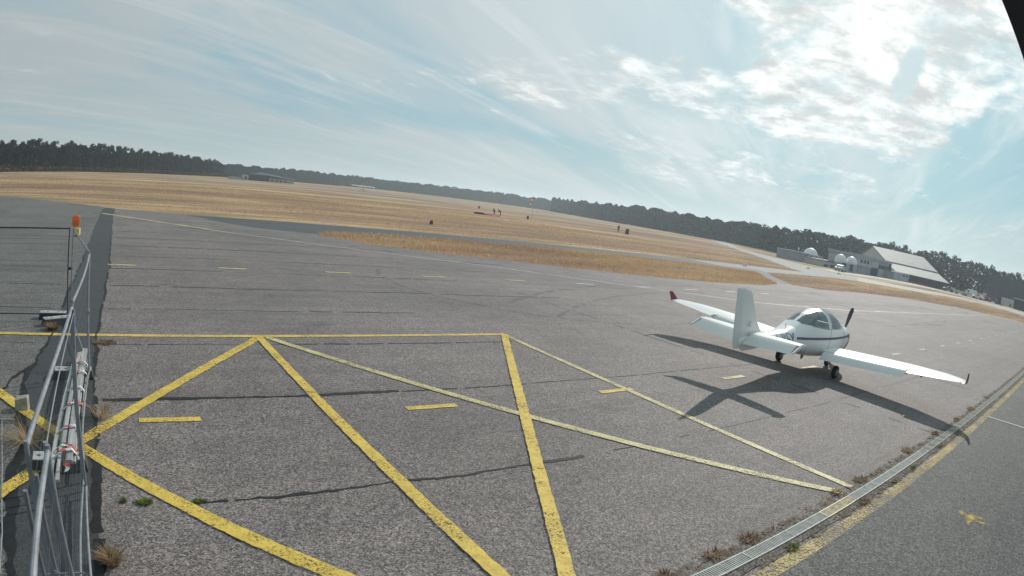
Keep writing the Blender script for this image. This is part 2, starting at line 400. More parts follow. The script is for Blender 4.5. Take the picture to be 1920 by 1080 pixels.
link = [(48.0, 28.0), (52.5, 32.2), (58.5, 37.3), (54.0, 38.7), (54, 40), (64, 40.5), (62.3, 37.9), (57.7, 34.5), (50.8, 28.1), (51.5, 26.6), (48, 26.6)]
flat('taxiway', link, -0.012, m_taxi)
flat('pale_taxiway', [(56, 44.8), (70.6, 45.2), (85.3, 45.6), (88.3, 49.3), (109.3, 66.9), (148.6, 102.0), (320, 247), (330, 236), (165.1, 112), (136.8, 80.4), (121.5, 63.5), (112.0, 53.1), (118, 50.6), (97.2, 41.4), (86.8, 41.3), (75.0, 39.9), (62.3, 37.9), (56, 38.6)], -0.016, m_conc)
flat('pale_track', [(97.2, 41.4), (118, 50.6), (132.0, 45.0), (159.9, 36.8), (168, 27.9), (150, 8), (140, -30), (137, -30), (140, 10), (150, 27), (136, 34.0), (112.4, 36.0)], -0.020, m_track)
flat('runway', [(22, 238), (900, 226), (900, 250), (22, 262)], -0.012, m_conc)
flat('pale_track', [(150, 12), (171, 30), (176, 46), (150, 56), (118, 56), (121, 62), (140, 66), (186, 66), (190, 52), (182, 20), (176, -10), (150, -10)], -0.024, m_track)

# patched trench that runs away from the camera under the fence line
Lp = [(-1.3, -20), (-1.25, 3.5), (-1.25, 4.6), (-1.42, 6.4), (-1.34, 7.3), (-1.54, 8.7), (-1.62, 9.6), (-1.57, 10.4), (-1.38, 12.6), (-1.40, 14.3), (-1.33, 18), (-1.28, 22.3), (-1.36, 31), (-1.40, 42), (-1.35, 50.4)]
Rp = [(-0.34, -20), (-0.37, 4.6), (-0.34, 5.8), (-0.34, 7.9), (-0.37, 10.2), (-0.39, 12.9), (-0.30, 17), (-0.25, 21.3), (-0.30, 30), (-0.38, 40), (-0.38, 50.0)]
def wander(line, step, amp, far=1.0):
    out = []; off = 0
    for p, q in zip(line, line[1:]):
        d = math.dist(p, q); n = max(1, int(d / (step * (1 if max(p[1], q[1]) < 16 else 3))))
        for k in range(n):
            t = k / n; off = off * .6 + random.uniform(-amp, amp)
            out.append((p[0] + (q[0] - p[0]) * t + off, p[1] + (q[1] - p[1]) * t + random.uniform(-.3, .3) * step))
    return out + [line[-1]]
lw, rw = wander(Lp, .12, .035), wander(Rp, .12, .03)
flat('trench_patch', lw + rw[::-1], 0.004, m_patch)
def ribbon(name, line, w0, w1, z, m, gap=0.0):
    """an uneven strip that follows LINE, W0..W1 wide"""
    mb = MB(); prev = None; k_ = 1.0 if (name == 'patch_seam' or z == .003) else (1.4 if line[0][1] < 14 else .85); w0, w1 = w0 * k_, w1 * k_; wd = (w0 + w1) / 2
    for i, p in enumerate(line):
        a_ = Vector(line[max(0, i - 1)]); b_ = Vector(line[min(len(line) - 1, i + 1)]); t = (b_ - a_).normalized(); nn = Vector((-t.y, t.x))
        wd = min(w1, max(w0, wd + random.uniform(-1, 1) * (w1 - w0) * .45))
        l_, r2 = Vector(p) + nn * wd / 2, Vector(p) - nn * wd / 2
        if prev and random.random() >= gap: mb.add([(*prev[0], z), (*prev[1], z), (*r2, z), (*l_, z)], [(0, 1, 2, 3)])
        prev = (l_, r2)
    o = mb.build(name, m); o["kind"] = 'structure'; return o
def hline(y, x0, x1, step=.12, amp=.012):
    out = []; off = 0; x = x0
    while x < x1:
        off = off * .85 + random.uniform(-amp, amp); out.append((x, y + off)); x += step * (1 if x < 14 else 4)
    return out
nearL = [p for p in lw if 3 < p[1] < 26]; nearR = [p for p in rw if 3 < p[1] < 30]
ribbon('patch_seam', [p for p in nearL if p[1] < 11], .05, .19, .008, m_crack, .04)
ribbon('patch_seam', [p for p in nearL if p[1] >= 10.8], .02, .07, .008, m_crack, .15)
ribbon('patch_seam', [p for p in nearR if p[1] < 7.2], .06, .13, .008, m_crack, .03)
ribbon('patch_seam', [p for p in nearR if 7 <= p[1] < 14], .03, .09, .008, m_crack, .08)
ribbon('patch_seam', [p for p in nearR if p[1] >= 13.6], .02, .07, .008, m_crack, .2)
ribbon('joint_crack', wander([(-1.50, 10.6), (-1.85, 9.9), (-1.93, 9.4), (-2.3, 8.9), (-2.8, 8.6)], .1, .03), .02, .09, .006, m_crack)
ribbon('joint_crack', hline(8.93, -.22, 4.6, .09, .018), .025, .085, .006, m_crack, .01)
ribbon('joint_crack', hline(8.93, 4.6, 16, .15, .014), .012, .028, .006, m_crack, .05)
ribbon('joint_crack', hline(5.85, .55, 3.6, .07, .018), .012, .05, .006, m_crack, .01)
ribbon('joint_crack', hline(5.85, 3.55, 5.9, .08, .015), .022, .055, .006, m_crack)
ribbon('joint_crack', hline(5.85, 6.2, 26, .25), .008, .02, .006, m_crack, .3)
ribbon('joint_crack', hline(11.93, -.3, 9), .010, .035, .006, m_crack, .06)
for k, (y, x1, a_, b_) in enumerate([(14.95, 8, .02, .05), (17.95, 17, .03, .06), (20.95, 13, .03, .07), (23.9, 18, .03, .07), (26.9, 20, .03, .08), (29.9, 15, .04, .09), (32.9, 13, .04, .09), (36.2, 9, .05, .1), (40.1, 7, .05, .1)]):
    ribbon('joint_crack', hline(y, -.2, x1, .3, .03), a_, b_, .006, m_crack, .03)
    ribbon('joint_crack', hline(y, -16, -1.5, .3, .03), a_ * .7, b_ * .7, .003, m_crack, .03)
    ribbon('joint_crack', hline(y + .05, x1, 70, .5, .03), a_ * .3, b_ * .35, .006, m_crack, .45)
ribbon('joint_crack', hline(11.93, -9, -1.6), .012, .03, .003, m_crack, .15)
ribbon('joint_crack', hline(8.9, -9, -2.4), .012, .03, .003, m_crack, .2)
for x in (14.0, 21.5, 33.0):      # faint cross joints
    ribbon('joint_crack', [(x + random.uniform(-.02, .02), y * .4) for y in range(8, 60)], .01, .03, .006, m_crack, .4)

# painted markings
def band(name, pts, wdt, m, z=.008):
    o = MB()
    for p, q in zip(pts, pts[1:]):
        p, q = Vector(p), Vector(q); t = (q - p).normalized(); nn = Vector((-t.y, t.x)) * wdt / 2
        n = max(1, int((q - p).length / .09)) if (q - p).length < 14 else max(1, int((q - p).length / .5))
        J = [(random.uniform(.90, 1.07), random.uniform(.90, 1.07)) for _ in range(n + 1)]
        for k in range(n):
            a_, b_ = p.lerp(q, k / n), p.lerp(q, (k + 1) / n)
            o.add([(*(a_ + nn * J[k][0]), z), (*(a_ - nn * J[k][1]), z), (*(b_ - nn * J[k + 1][1]), z), (*(b_ + nn * J[k + 1][0]), z)], [(0, 1, 2, 3)])
    ob = o.build(name, m); ob["kind"] = 'structure'; return ob
band('yellow_line', [(-9, 12.56), (3.0, 12.56), (9.2, 12.62)], .17, m_yel)
band('yellow_line', [(3.05, 12.5), (-.56, 7.42)], .19, m_yel, .011)
band('yellow_line', [(-.60, 7.38), (2.78, 2.98)], .19, m_yel, .014)
band('yellow_line', [(3.02, 12.5), (3.12, 5.88), (3.12, 3.0)], .17, m_yel, .017)
band('yellow_line', [(9.16, 12.6), (4.76, 5.36), (3.34, 3.0)], .17, m_yel, .020)
band('yellow_line', [(3.19, 12.44), (8.56, 3.06)], .17, m_yel_w, .014)
band('yellow_line', [(9.14, 12.6), (8.90, 3.08)], .15, m_yel_w, .011)
band('yellow_line', [(-4.5, 12.4), (-.62, 7.36)], .20, m_yel, .017)
band('yellow_line', [(-3.7, 2.9), (-.64, 7.32)], .20, m_yel, .020)
band('edge_line', [(1.5, 2.50), (60, 2.50)], .20, m_yel_e)
band('edge_line', [(17.9, 2.45), (18.0, 1.2), (18.3, -6)], .10, m_whi_w, .016)
for k in range(18):
    x = .30 + 4.0 * k
    band('centre_dash', [(x, 8.14), (x + .88, 8.14)], .15, m_yel if k < 3 else (m_yel_w if k < 6 else m_whi_f), .009)
for k in range(10):
    x = -.32 + 3.96 * k
    band('centre_dash', [(x, 21.72), (x + 1.0, 21.68)], .20, m_yel_w if k < 5 else m_whi_w, .012)
band('edge_line', [(-1.3, 44.6), (-.3, 43.2), (3.4, 38.5), (5.8, 35.4)], .34, m_yel_w)
band('edge_line', [(5.8, 35.4), (7.6, 33.6), (11.2, 30.4), (14.8, 27.8), (18.4, 25.3), (21.6, 23.0), (24.9, 20.8), (28.1, 19.2), (30.3, 18.2), (38.6, 16.8), (60, 16.2), (88, 15.5)], .22, m_whi_f)
band('edge_line', [(86.4, 20.9), (93.4, 16.0), (97.1, 10.8), (100.5, 2), (107, -30)], .55, m_whi_w)
# a spill of yellow paint, thin and blurred at its rim
cx, cy = 9.62, 1.02; mp = Mat('spilt_paint', (.60, .40, .06), .7, .3)
gm = MB(); gm.add([(cx - .45, cy - .45, .009), (cx + .55, cy - .45, .009), (cx + .55, cy + .45, .009), (cx - .45, cy + .45, .009)], [(0, 1, 2, 3)])
def blob(px_, py_, sx, sy):
    m_ = mp.scaled(mp.pos(), (1 / sx, 1 / sy, 0), (-px_ / sx, -py_ / sy, 0)); v_ = mp.n('ShaderNodeVectorMath', operation='LENGTH'); mp.l(m_, v_.inputs[0]); return mp.math('SUBTRACT', 1.0, v_.outputs['Value'])
core = blob(cx, cy, .20, .15)
for a_ in ((cx - .22, cy - .02, .20, .07), (cx - .06, cy - .22, .07, .20), (cx + .12, cy - .16, .07, .14), (cx + .05, cy + .20, .12, .12)): core = mp.math('MAXIMUM', core, mp.math('MULTIPLY', blob(*a_), .75))
kk = mp.math('ADD', mp.math('MULTIPLY', core, .75), mp.math('MULTIPLY', mp.math('SUBTRACT', mp.noise(26, 4, .7), .5), 1.5))
mp.alpha(mp.ramp(kk, [(.12, (0, 0, 0)), (.55, (.85, .85, .85))]))
tag(gm.build('paint_spill', mp.m), kind='structure')
# rubber laid down by turning wheels, and bleached strips
mr = Mat('tyre_rubber_film', (.03, .03, .032), .8, .3); mr.alpha(mr.ramp(mr.noise(2.2, 6, .75), [(.42, (0, 0, 0)), (.75, (.42, .42, .42))])); mr = mr.m
mbl = Mat('bleached_surface', (.30, .29, .27), .8, .3); mbl.alpha(mbl.ramp(mbl.noise(1, 6, .75, mbl.scaled(mbl.pos(), (.25, 2.2, 1))), [(.45, (0, 0, 0)), (.75, (.60, .60, .60))])); mbl = mbl.m
def arc(cx_, cy_, r0, a0, a1, n=40, sy=1.0): return [(cx_ + r0 * math.cos(R(a0 + (a1 - a0) * k / n)), cy_ + sy * r0 * math.sin(R(a0 + (a1 - a0) * k / n))) for k in range(n + 1)]
for k, ln in enumerate([arc(-12, 43, 3.2, -20, 250), arc(-12, 43, 3.6, -30, 260), arc(-8, 30, 14, 20, 100), arc(30, -6, 27, 60, 130), arc(30, -6, 28.9, 58, 128), arc(45, 40, 26, 200, 300, 60), arc(45, 40, 27.8, 200, 300, 60), arc(2, 26, 40, -25, 15), arc(2, 26, 41.9, -25, 15), arc(16, 20, 6.5, 150, 330), arc(70, 60, 42, 225, 290, 60), arc(70, 60, 44, 225, 290, 60)]):
    ribbon('tyre_mark', ln, .16, .30, .0045 + .0002 * k, mr)
for k, (x0, y0, x1, y1) in enumerate([(26, 22.6, 48, 24.2), (34, 18.4, 66, 20.0), (12, 24.6, 24, 26.0), (4.5, 17.0, 9.5, 19.5), (40, 11.8, 75, 13.4), (2.0, 13.6, 6.4, 16.2), (-9, 24, -3, 27)]):
    flat('bleached_patch', jag([(x0, y0), (x1, y0), (x1, y1), (x0, y1)], .8, .2), .0025 + .0003 * k, mbl)

# drain: channel, concrete lips, gratings
flat('drain_channel', [(2.0, 2.775), (60, 2.775), (60, 2.945), (2.0, 2.945)], .005, m_dark)
m_lip = asphalt('drain_concrete', (.07, .062, .055), (.17, .155, .135), (.7, 1.25), 45).m
for y0, y1 in ((2.66, 2.775), (2.945, 3.04)):
    o = flat('drain_lip', jag([(2.0, y0), (60, y0), (60, y1), (2.0, y1)], .35, .012), .009, m_lip)
m_soil = Mat('drain_soil', (.16, .12, .09), .95, .1); fs_ = m_soil.noise(5, 6, .7); m_soil.col(m_soil.ramp(m_soil.noise(28, 4, .7), [(.3, (.09, .075, .06)), (.5, (.19, .155, .12)), (.7, (.32, .28, .22))])); m_soil.alpha(m_soil.ramp(fs_, [(.49, (0, 0, 0)), (.60, (1, 1, 1))])); m_soil.bump(m_soil.noise(28, 4, .7), .6, .02)
for y0, y1 in ((2.60, 2.772), (2.948, 3.14)): flat('soil_strip', jag([(2.0, y0), (48, y0), (48, y1), (2.0, y1)], .3, .03), .013, m_soil.m)
mb = MB()
for y in (2.779, 2.941): mb.box((.465, y, .012), (.93, .018, .022))
for x in (.006, .924): mb.box((x, 2.86, .0115), (.012, .150, .020))
for k in range(1, 26): mb.box((.006 + k * .0353, 2.86, .0105), (.013, .150, .016))
g0 = mb.build('drain_grate', m_grate); m_grd = plain('mud_filled_grating', (.46, .44, .39), .85, .2, 0, .35, 5)
gl = ["steel drain grating at the near end of the slot drain, lowest in the picture", "steel drain grating second along from the near end of the slot drain"]
ngr = 40
for k in range(ngr):
    o = g0 if k == 0 else g0.copy()
    if k: C.objects.link(o)
    o.location = (4.72 + .936 * k - (.936 if k == 0 else .936), 0, .002 * (k % 2))
    lab = {0: "clean slotted drain grating lowest in the picture, partly cut by the bottom edge", 1: "third slotted drain grating below the yellow smeared one", 2: "second slotted drain grating below the yellow smeared one", 3: "slotted drain grating directly below the yellow smeared one", 4: "drain grating smeared with yellow paint where two worn lines meet", 5: "drain grating directly beyond the yellow smeared one", 6: "second drain grating beyond the yellow smeared one", 7: "third drain grating beyond the yellow smeared one", 8: "drain grating in the tip of the wing shadow"}.get(k - 0, "dusty drain grating in the far part of the row beyond the wing shadow")
    if 8 < k < 11: lab = "drain grating just %s the wing shadow" % ("under" if k == 9 else "past")
    tag(o, lab, "drain grate", "drain gratings laid end to end")
    if k >= 9:
        if k == 9: gd = g0.data.copy(); gd.materials.clear(); gd.materials.append(m_grd)
        o.data = gd
    if k == 4:
        o.data = o.data.copy(); o.data.materials.clear(); o.data.materials.append(plain('painted_steel', (.44, .38, .22), .6, .4, .1, .45, 14))

# ================================================================== grasses and weeds
def blades(n, cx, cy, rad, hgt, lean, seed, wid=.008, flatn=.0, ell=1.0):
    g = np.random.default_rng(seed); V = []; F = []
    for i in range(n):
        a_ = g.uniform(0, 2 * math.pi); r0 = rad * g.random() ** .6; bx, by = cx + r0 * math.cos(a_) * ell, cy + r0 * math.sin(a_)
        h_ = hgt * g.uniform(.45, 1.1); la = a_ + g.normal(0, .8); ln = lean * g.uniform(.3, 1.3) * h_
        px, py = -math.sin(la), math.cos(la); w_ = wid * g.uniform(.6, 1.3)
        b = len(V)
        for t, ww in ((0, 1), (.5, .8), (1, .12)):
            ox, oy = ln * t * t * math.cos(la), ln * t * t * math.sin(la); z = h_ * (t - flatn * t * t)
            V += [(bx + ox - px * w_ * ww, by + oy - py * w_ * ww, z), (bx + ox + px * w_ * ww, by + oy + py * w_ * ww, z)]
        F += [(b, b + 1, b + 3, b + 2), (b + 2, b + 3, b + 5, b + 4)]
    return V, F
def tuft(name, label, n, x, y, rad, hgt, lean, m, seed, wid=.008, group=None, ell=1.0, cat='weed'):
    V, F = blades(n, 0, 0, rad, hgt, lean, seed, wid, .25, ell); o = npmesh(name, V, F, m); o.location = (x, y, 0); return tag(o, label, cat, group)
tuft('dry_grass_tuft', "bushy straw coloured grass tuft growing from the patch seam at the bottom left", 600, -.23, 4.80, .075, .17, .8, m_dry, 1, .0045, cat='grass tuft')
tuft('weed', "spindly pale grass weed in the seam beside the point where yellow lines meet", 60, -.24, 8.25, .10, .32, .8, m_dry, 2, .005)
tuft('weed', "small yellow green weed in the asphalt left of the low leafy weed", 50, -.03, 5.93, .03, .04, 1.2, m_green, 3, .008)
tuft('weed', "low green weed stretched along the crack just left of the thick yellow line", 160, .20, 5.89, .040, .04, 1.6, m_green, 4, .009, ell=2.2)
tuft('weed', "low green weed in the crack just right of the thick yellow line", 120, .80, 5.86, .035, .035, 1.5, m_green, 5, .008, ell=1.6)
tuft('weed', "brown green weed in front of the angled fence foot at the yellow line", 260, -1.42, 12.95, .10, .16, 1.2, m_rust, 6, .009)
tuft('weed', "flattened rusty weeds at the crack right of the trench patch below the yellow line", 200, -.22, 12.0, .16, .05, 2.0, m_rust, 7, .010, ell=1.5)
dr = [(4.55, 3.10, .10, "rusty weed clump beside the nearest visible drain grating"), (5.35, 3.12, .14, "curled rusty weed clump on the apron side of the drain near the bottom edge"), (6.05, 3.10, .17, "broad reddish weed clump on the apron side of the drain near the bottom edge"), (6.30, 2.64, .10, "green brown weed on the forecourt side of the drain near the bottom edge"), (8.45, 3.13, .13, "brown weed at the foot of the lower of two worn lines that meet the drain"), (8.55, 2.66, .12, "dark weed on the forecourt side of the drain facing the paint smeared grating"), (9.35, 3.12, .16, "reddish weed clump on the apron side just beyond the paint smeared grating"), (9.9, 2.66, .06, "tiny green weed on the forecourt side beyond the paint smeared grating"), (10.9, 2.66, .07, "small dark weed on the forecourt side midway along the drain"), (11.9, 3.14, .20, "wide straw coloured weed patch on the apron side of the drain before the wing shadow"), (13.0, 2.68, .07, "small weed on the forecourt side just before the wing shadow"), (14.0, 3.12, .16, "brown weed clump on the apron side where the wing shadow reaches the drain"), (16.2, 3.1, .15, "brown weed on the apron side just past the wing shadow"), (18.2, 3.1, .22, "yellowish weed where the white cross line starts beyond the drain"), (21.0, 3.1, .2, "straw weed at the drain past the white cross line")]
for k, (x, y, rd, lab) in enumerate(dr):
    tuft('weed', lab, int(520 * rd), x, y, rd * .52, .05 + rd * .10, 2.0, (m_rust, m_dry, m_green)[(0, 0, 0, 2, 0, 0, 0, 2, 2, 1, 2, 0, 0, 1, 1)[k]], 20 + k, .008, group='weeds along the drain', ell=1.9)
# thin rough growth and grit along the drain: nobody could count it
V = []; F = []
for i in range(5200):
    x = 3.5 + 36 * rng.random() ** 1.3; y = rng.choice([2.70, 3.06]) + rng.normal(0, .035 if rng.random() < .5 else .06); h_ = rng.uniform(.008, .035); a_ = rng.uniform(0, 6.28); w_ = rng.uniform(.006, .018)
    if 2.76 < y < 2.96 and x < 12: continue
    b = len(V); V += [(x - w_ * math.cos(a_), y - w_ * math.sin(a_), .008), (x + w_ * math.cos(a_), y + w_ * math.sin(a_), .008), (x + rng.normal(0, .02), y + rng.normal(0, .02), h_)]; F += [(b, b + 1, b + 2)]
tag(npmesh('drain_growth', V, F, m_rust), kind='stuff')
# standing straw on the field near the apron
from mathutils.geometry import tessellate_polygon
def inside(px, py, poly):
    r = np.zeros(len(px), bool); n = len(poly)
    for i in range(n):
        x1, y1 = poly[i]; x2, y2 = poly[(i + 1) % n]
        c = ((y1 > py) != (y2 > py)) & (px < (x2 - x1) * (py - y1) / (y2 - y1 + 1e-12) + x1); r ^= c
    return r
def scatter(n, poly):
    P = np.array(poly); lo, hi = P.min(0), P.max(0); out = np.zeros((0, 2))
    while len(out) < n:
        q = rng.uniform(lo, hi, (n * 2, 2)); out = np.vstack([out, q[inside(q[:, 0], q[:, 1], poly)]])
    return out[:n]
far1 = [(-45, 98), (-13.8, 65.4), (-6.5, 57.9), (-1.6, 52.6), (3.2, 48.8), (10.4, 47.2), (27.4, 46.1), (56, 45.8), (85.3, 46.6), (100, 62), (60, 120), (-20, 150), (-60, 130)]
P_ = np.vstack([scatter(52000, ISL), scatter(80000, far1), scatter(18000, G2)])
e = np.vstack([np.array(jag(ISL, .12, .25)), np.array(jag(G2, .2, .3))]); P_ = np.vstack([P_, e])
n = len(P_); d = np.hypot(P_[:, 0], P_[:, 1])
clump = np.sin(P_[:, 0] * .35 + np.sin(P_[:, 1] * .5) * 2) * np.sin(P_[:, 1] * .28 + 1.3) * .5 + .5
keep = rng.random(n) < .35 + .65 * clump; P_ = P_[keep]; d = d[keep]; n = len(P_); clump = clump[keep]
hh = rng.uniform(.05, .15, n) * (.6 + .8 * clump); hh[-len(e) // 3:] *= .6
ang = rng.uniform(0, math.pi, n); wd = .008 + d * .00030
V = np.zeros((n, 3, 3)); V[:, 0, :2] = P_ - np.c_[np.cos(ang), np.sin(ang)] * wd[:, None]; V[:, 1, :2] = P_ + np.c_[np.cos(ang), np.sin(ang)] * wd[:, None]
V[:, 2, :2] = P_ + rng.normal(0, .06, (n, 2)); V[:, 2, 2] = hh; V[:, :2, 2] = -.035
tag(npmesh('standing_straw', V.reshape(-1, 3), np.arange(n * 3).reshape(-1, 3), m_blade), kind='stuff')

# ================================================================== light aircraft on the apron
m_gel = plain('white_gelcoat', (.87, .845, .80), .25, .5, 0, .025, 1.4)
m_gel2 = plain('white_control_surface', (.80, .775, .73), .32, .5, 0, .03, 1)
m_navy = Mat('dark_blue_trim', (.085, .085, .16), .35, .5).m
m_prop = plain('propeller_black', (.045, .040, .065), .45, .4, 0, .1, 6)
m_wlet = plain('dark_red_winglet', (.20, .035, .055), .35, .5, 0, .1, 5)
m_seat = plain('grey_upholstery', (.42, .44, .47), .8, .2, 0, .1, 8)
m_panel = plain('instrument_panel_black', (.03, .03, .035), .5, .4, 0, .1, 8)
def canopy_glass():
    m = bpy.data.materials.new('tinted_acrylic'); m.use_nodes = True; t = m.node_tree; t.nodes.clear()
    g = t.nodes.new('ShaderNodeBsdfGlossy'); g.inputs['Roughness'].default_value = .04
    tr = t.nodes.new('ShaderNodeBsdfTransparent'); tr.inputs[0].default_value = (.93, .97, .96, 1)
    fr = t.nodes.new('ShaderNodeFresnel'); fr.inputs[0].default_value = 1.9
    mx = t.nodes.new('ShaderNodeMixShader'); o = t.nodes.new('ShaderNodeOutputMaterial')
    ad = t.nodes.new('ShaderNodeMath'); ad.operation = 'ADD'; ad.use_clamp = True; t.links.new(fr.outputs[0], ad.inputs[0]); ad.inputs[1].default_value = .10; t.links.new(ad.outputs[0], mx.inputs[0]); t.links.new(tr.outputs[0], mx.inputs[1]); t.links.new(g.outputs[0], mx.inputs[2]); t.links.new(mx.outputs[0], o.inputs[0]); return m
m_can = canopy_glass()
PX, PY = 16.33, 8.05
plane = thing('light_aircraft', "white low wing light aircraft with bubble canopy and blue side stripe parked on the apron", "aircraft", (PX, PY, 0), R(0.9))
# stations: x, top, bottom, half width, height of greatest width
ST = [(-3.95, .98, .82, .035, .90), (-3.6, 1.06, .80, .085, .93), (-3.0, 1.09, .76, .16, .93), (-2.4, 1.12, .71, .25, .92), (-1.95, 1.18, .66, .34, .92), (-1.6, 1.28, .61, .42, .92), (-1.25, 1.43, .55, .49, .93),
      (-.85, 1.59, .49, .545, .94), (-.4, 1.70, .44, .575, .95), (.05, 1.74, .41, .585, .96), (.42, 1.71, .40, .585, .96), (.75, 1.60, .40, .57, .96), (.95, 1.49, .41, .555, .96), (1.08, 1.41, .41, .54, .96), (1.35, 1.35, .43, .51, .95), (1.65, 1.29, .46, .47, .95), (1.85, 1.23, .50, .41, .94), (2.0, 1.15, .58, .33, .93), (2.09, 1.07, .68, .23, .92)]
STa = np.array(ST)
def stn(x): return [float(np.interp(x, STa[:, 0], STa[:, k])) for k in range(1, 5)]
def sec(x, a_):
    t, b, w_, zc = stn(x); s_, c_ = math.sin(a_), math.cos(a_)
    hz = (t - zc) if s_ >= 0 else (zc - b); e = 2 / 2.25 if s_ >= 0 else 2 / 2.5
    return Vector((x, w_ * math.copysign(abs(c_) ** e, c_), zc + hz * math.copysign(abs(s_) ** e, s_)))
def side_y(x, z, off=.006):   # half width of the skin at height z
    t, b, w_, zc = stn(x); hz = (t - zc) if z >= zc else (zc - b); n = 2.25 if z >= zc else 2.5
    q = min(1, abs((z - zc) / hz)); return w_ * (1 - q ** n) ** (1 / n) + off
NX, NA = 300, 144
xs = np.interp(np.linspace(0, 1, NX), np.linspace(0, 1, len(ST)), STa[:, 0])
def region(x, y, z):
    ay = abs(y)
    if 1.07 > x > .02 and z > 1.265 and not (x > .98 and z < 1.32): return 'canopy'
    if -1.30 < x < -.12 and z > 1.27 + max(0, (-.2 - x)) * .09 and ay > .05 + .20 * max(0, (x + 1.0)): return 'window'
    return 'body'
mb_b, mb_c, mb_w = MB(), MB(), {1: MB(), -1: MB()}
rings = [[sec(x, 2 * math.pi * (k + .5) / NA) for k in range(NA)] for x in xs]
def quad(m_, a_): m_.add(a_, [(0, 1, 2, 3)])
for i in range(NX - 1):
    for k in range(NA):
        q = [rings[i][k], rings[i][(k + 1) % NA], rings[i + 1][(k + 1) % NA], rings[i + 1][k]]; c = sum(q, Vector()) / 4
        rg = region(*c); quad(mb_c if rg == 'canopy' else (mb_w[1 if c.y > 0 else -1] if rg == 'window' else mb_b), q)
mb_b.add(rings[0], [tuple(range(NA))]); mb_b.add(rings[-1], [tuple(range(NA))])
def weld(o):
    bm = bmesh.new(); bm.from_mesh(o.data); bmesh.ops.remove_doubles(bm, verts=bm.verts, dist=.0005); bmesh.ops.recalc_face_normals(bm, faces=bm.faces); bm.to_mesh(o.data); bm.free()
    o.data.polygons.foreach_set('use_smooth', [True] * len(o.data.polygons)); return o
fus = weld(mb_b.build('fuselage', m_gel, plane))
can = weld(mb_c.build('canopy', m_can, plane))
for s_ in (1, -1): weld(mb_w[s_].build('rear_window', m_can, plane))
# canopy frame hoop
hoop = [sec(.0, a_) + Vector((0, 0, .004)) for a_ in np.linspace(R(12), R(168), 30)]
MB().tube(hoop, .022, 6).build('canopy_frame', m_gel, can, True)
hoop = [sec(-1.24, a_) for a_ in np.linspace(R(60), R(120), 12)]
# cabin
for y in (.26, -.26):
    s0 = MB().box((.30, y, .78), (.46, .42, .14)); s0.add(*(lambda b: (b.v, b.f))(MB().box((0, 0, 0), (.11, .42, .62), Matrix.Translation((-.02, y, 1.10)) @ Matrix.Rotation(R(-14), 4, 'Y')))); s0.box((-.12, y, 1.50), (.07, .22, .14))
    s0.build('seat', m_seat, plane, bevel=.03)
MB().box((.86, 0, 1.20), (.16, .90, .22)).build('instrument_panel', m_panel, plane, bevel=.03)
MB().box((-.1, 0, .66), (2.2, .9, .06)).build('cabin_floor', m_seat, plane)
m_seam = plain('panel_gap', (.20, .21, .22), .8, .2, 0, .1, 5)
for xx, a0, a1 in ((1.12, -62, 242), (-.02, -20, 12), (-.02, 168, 200), (2.0, -80, 260)):
    MB().tube([sec(xx, a_) for a_ in np.linspace(R(a0), R(a1), 60)], .0055, 4).build('panel_seam', m_seam, fus)
for s_ in (1, -1): MB().tube([(x, s_ * side_y(x, 1.262 + max(0, (-.2 - x)) * .09, .001), 1.262 + max(0, (-.2 - x)) * .09) for x in np.linspace(-1.0, 1.0, 40)], .006, 4).build('window_seal', m_seam, fus)
MB().box((-2.6, -.255, .74), (.20, .004, .14)).box((-.9, -.50, .66), (.24, .006, .16)).build('hatch', m_seam, fus) if False else None
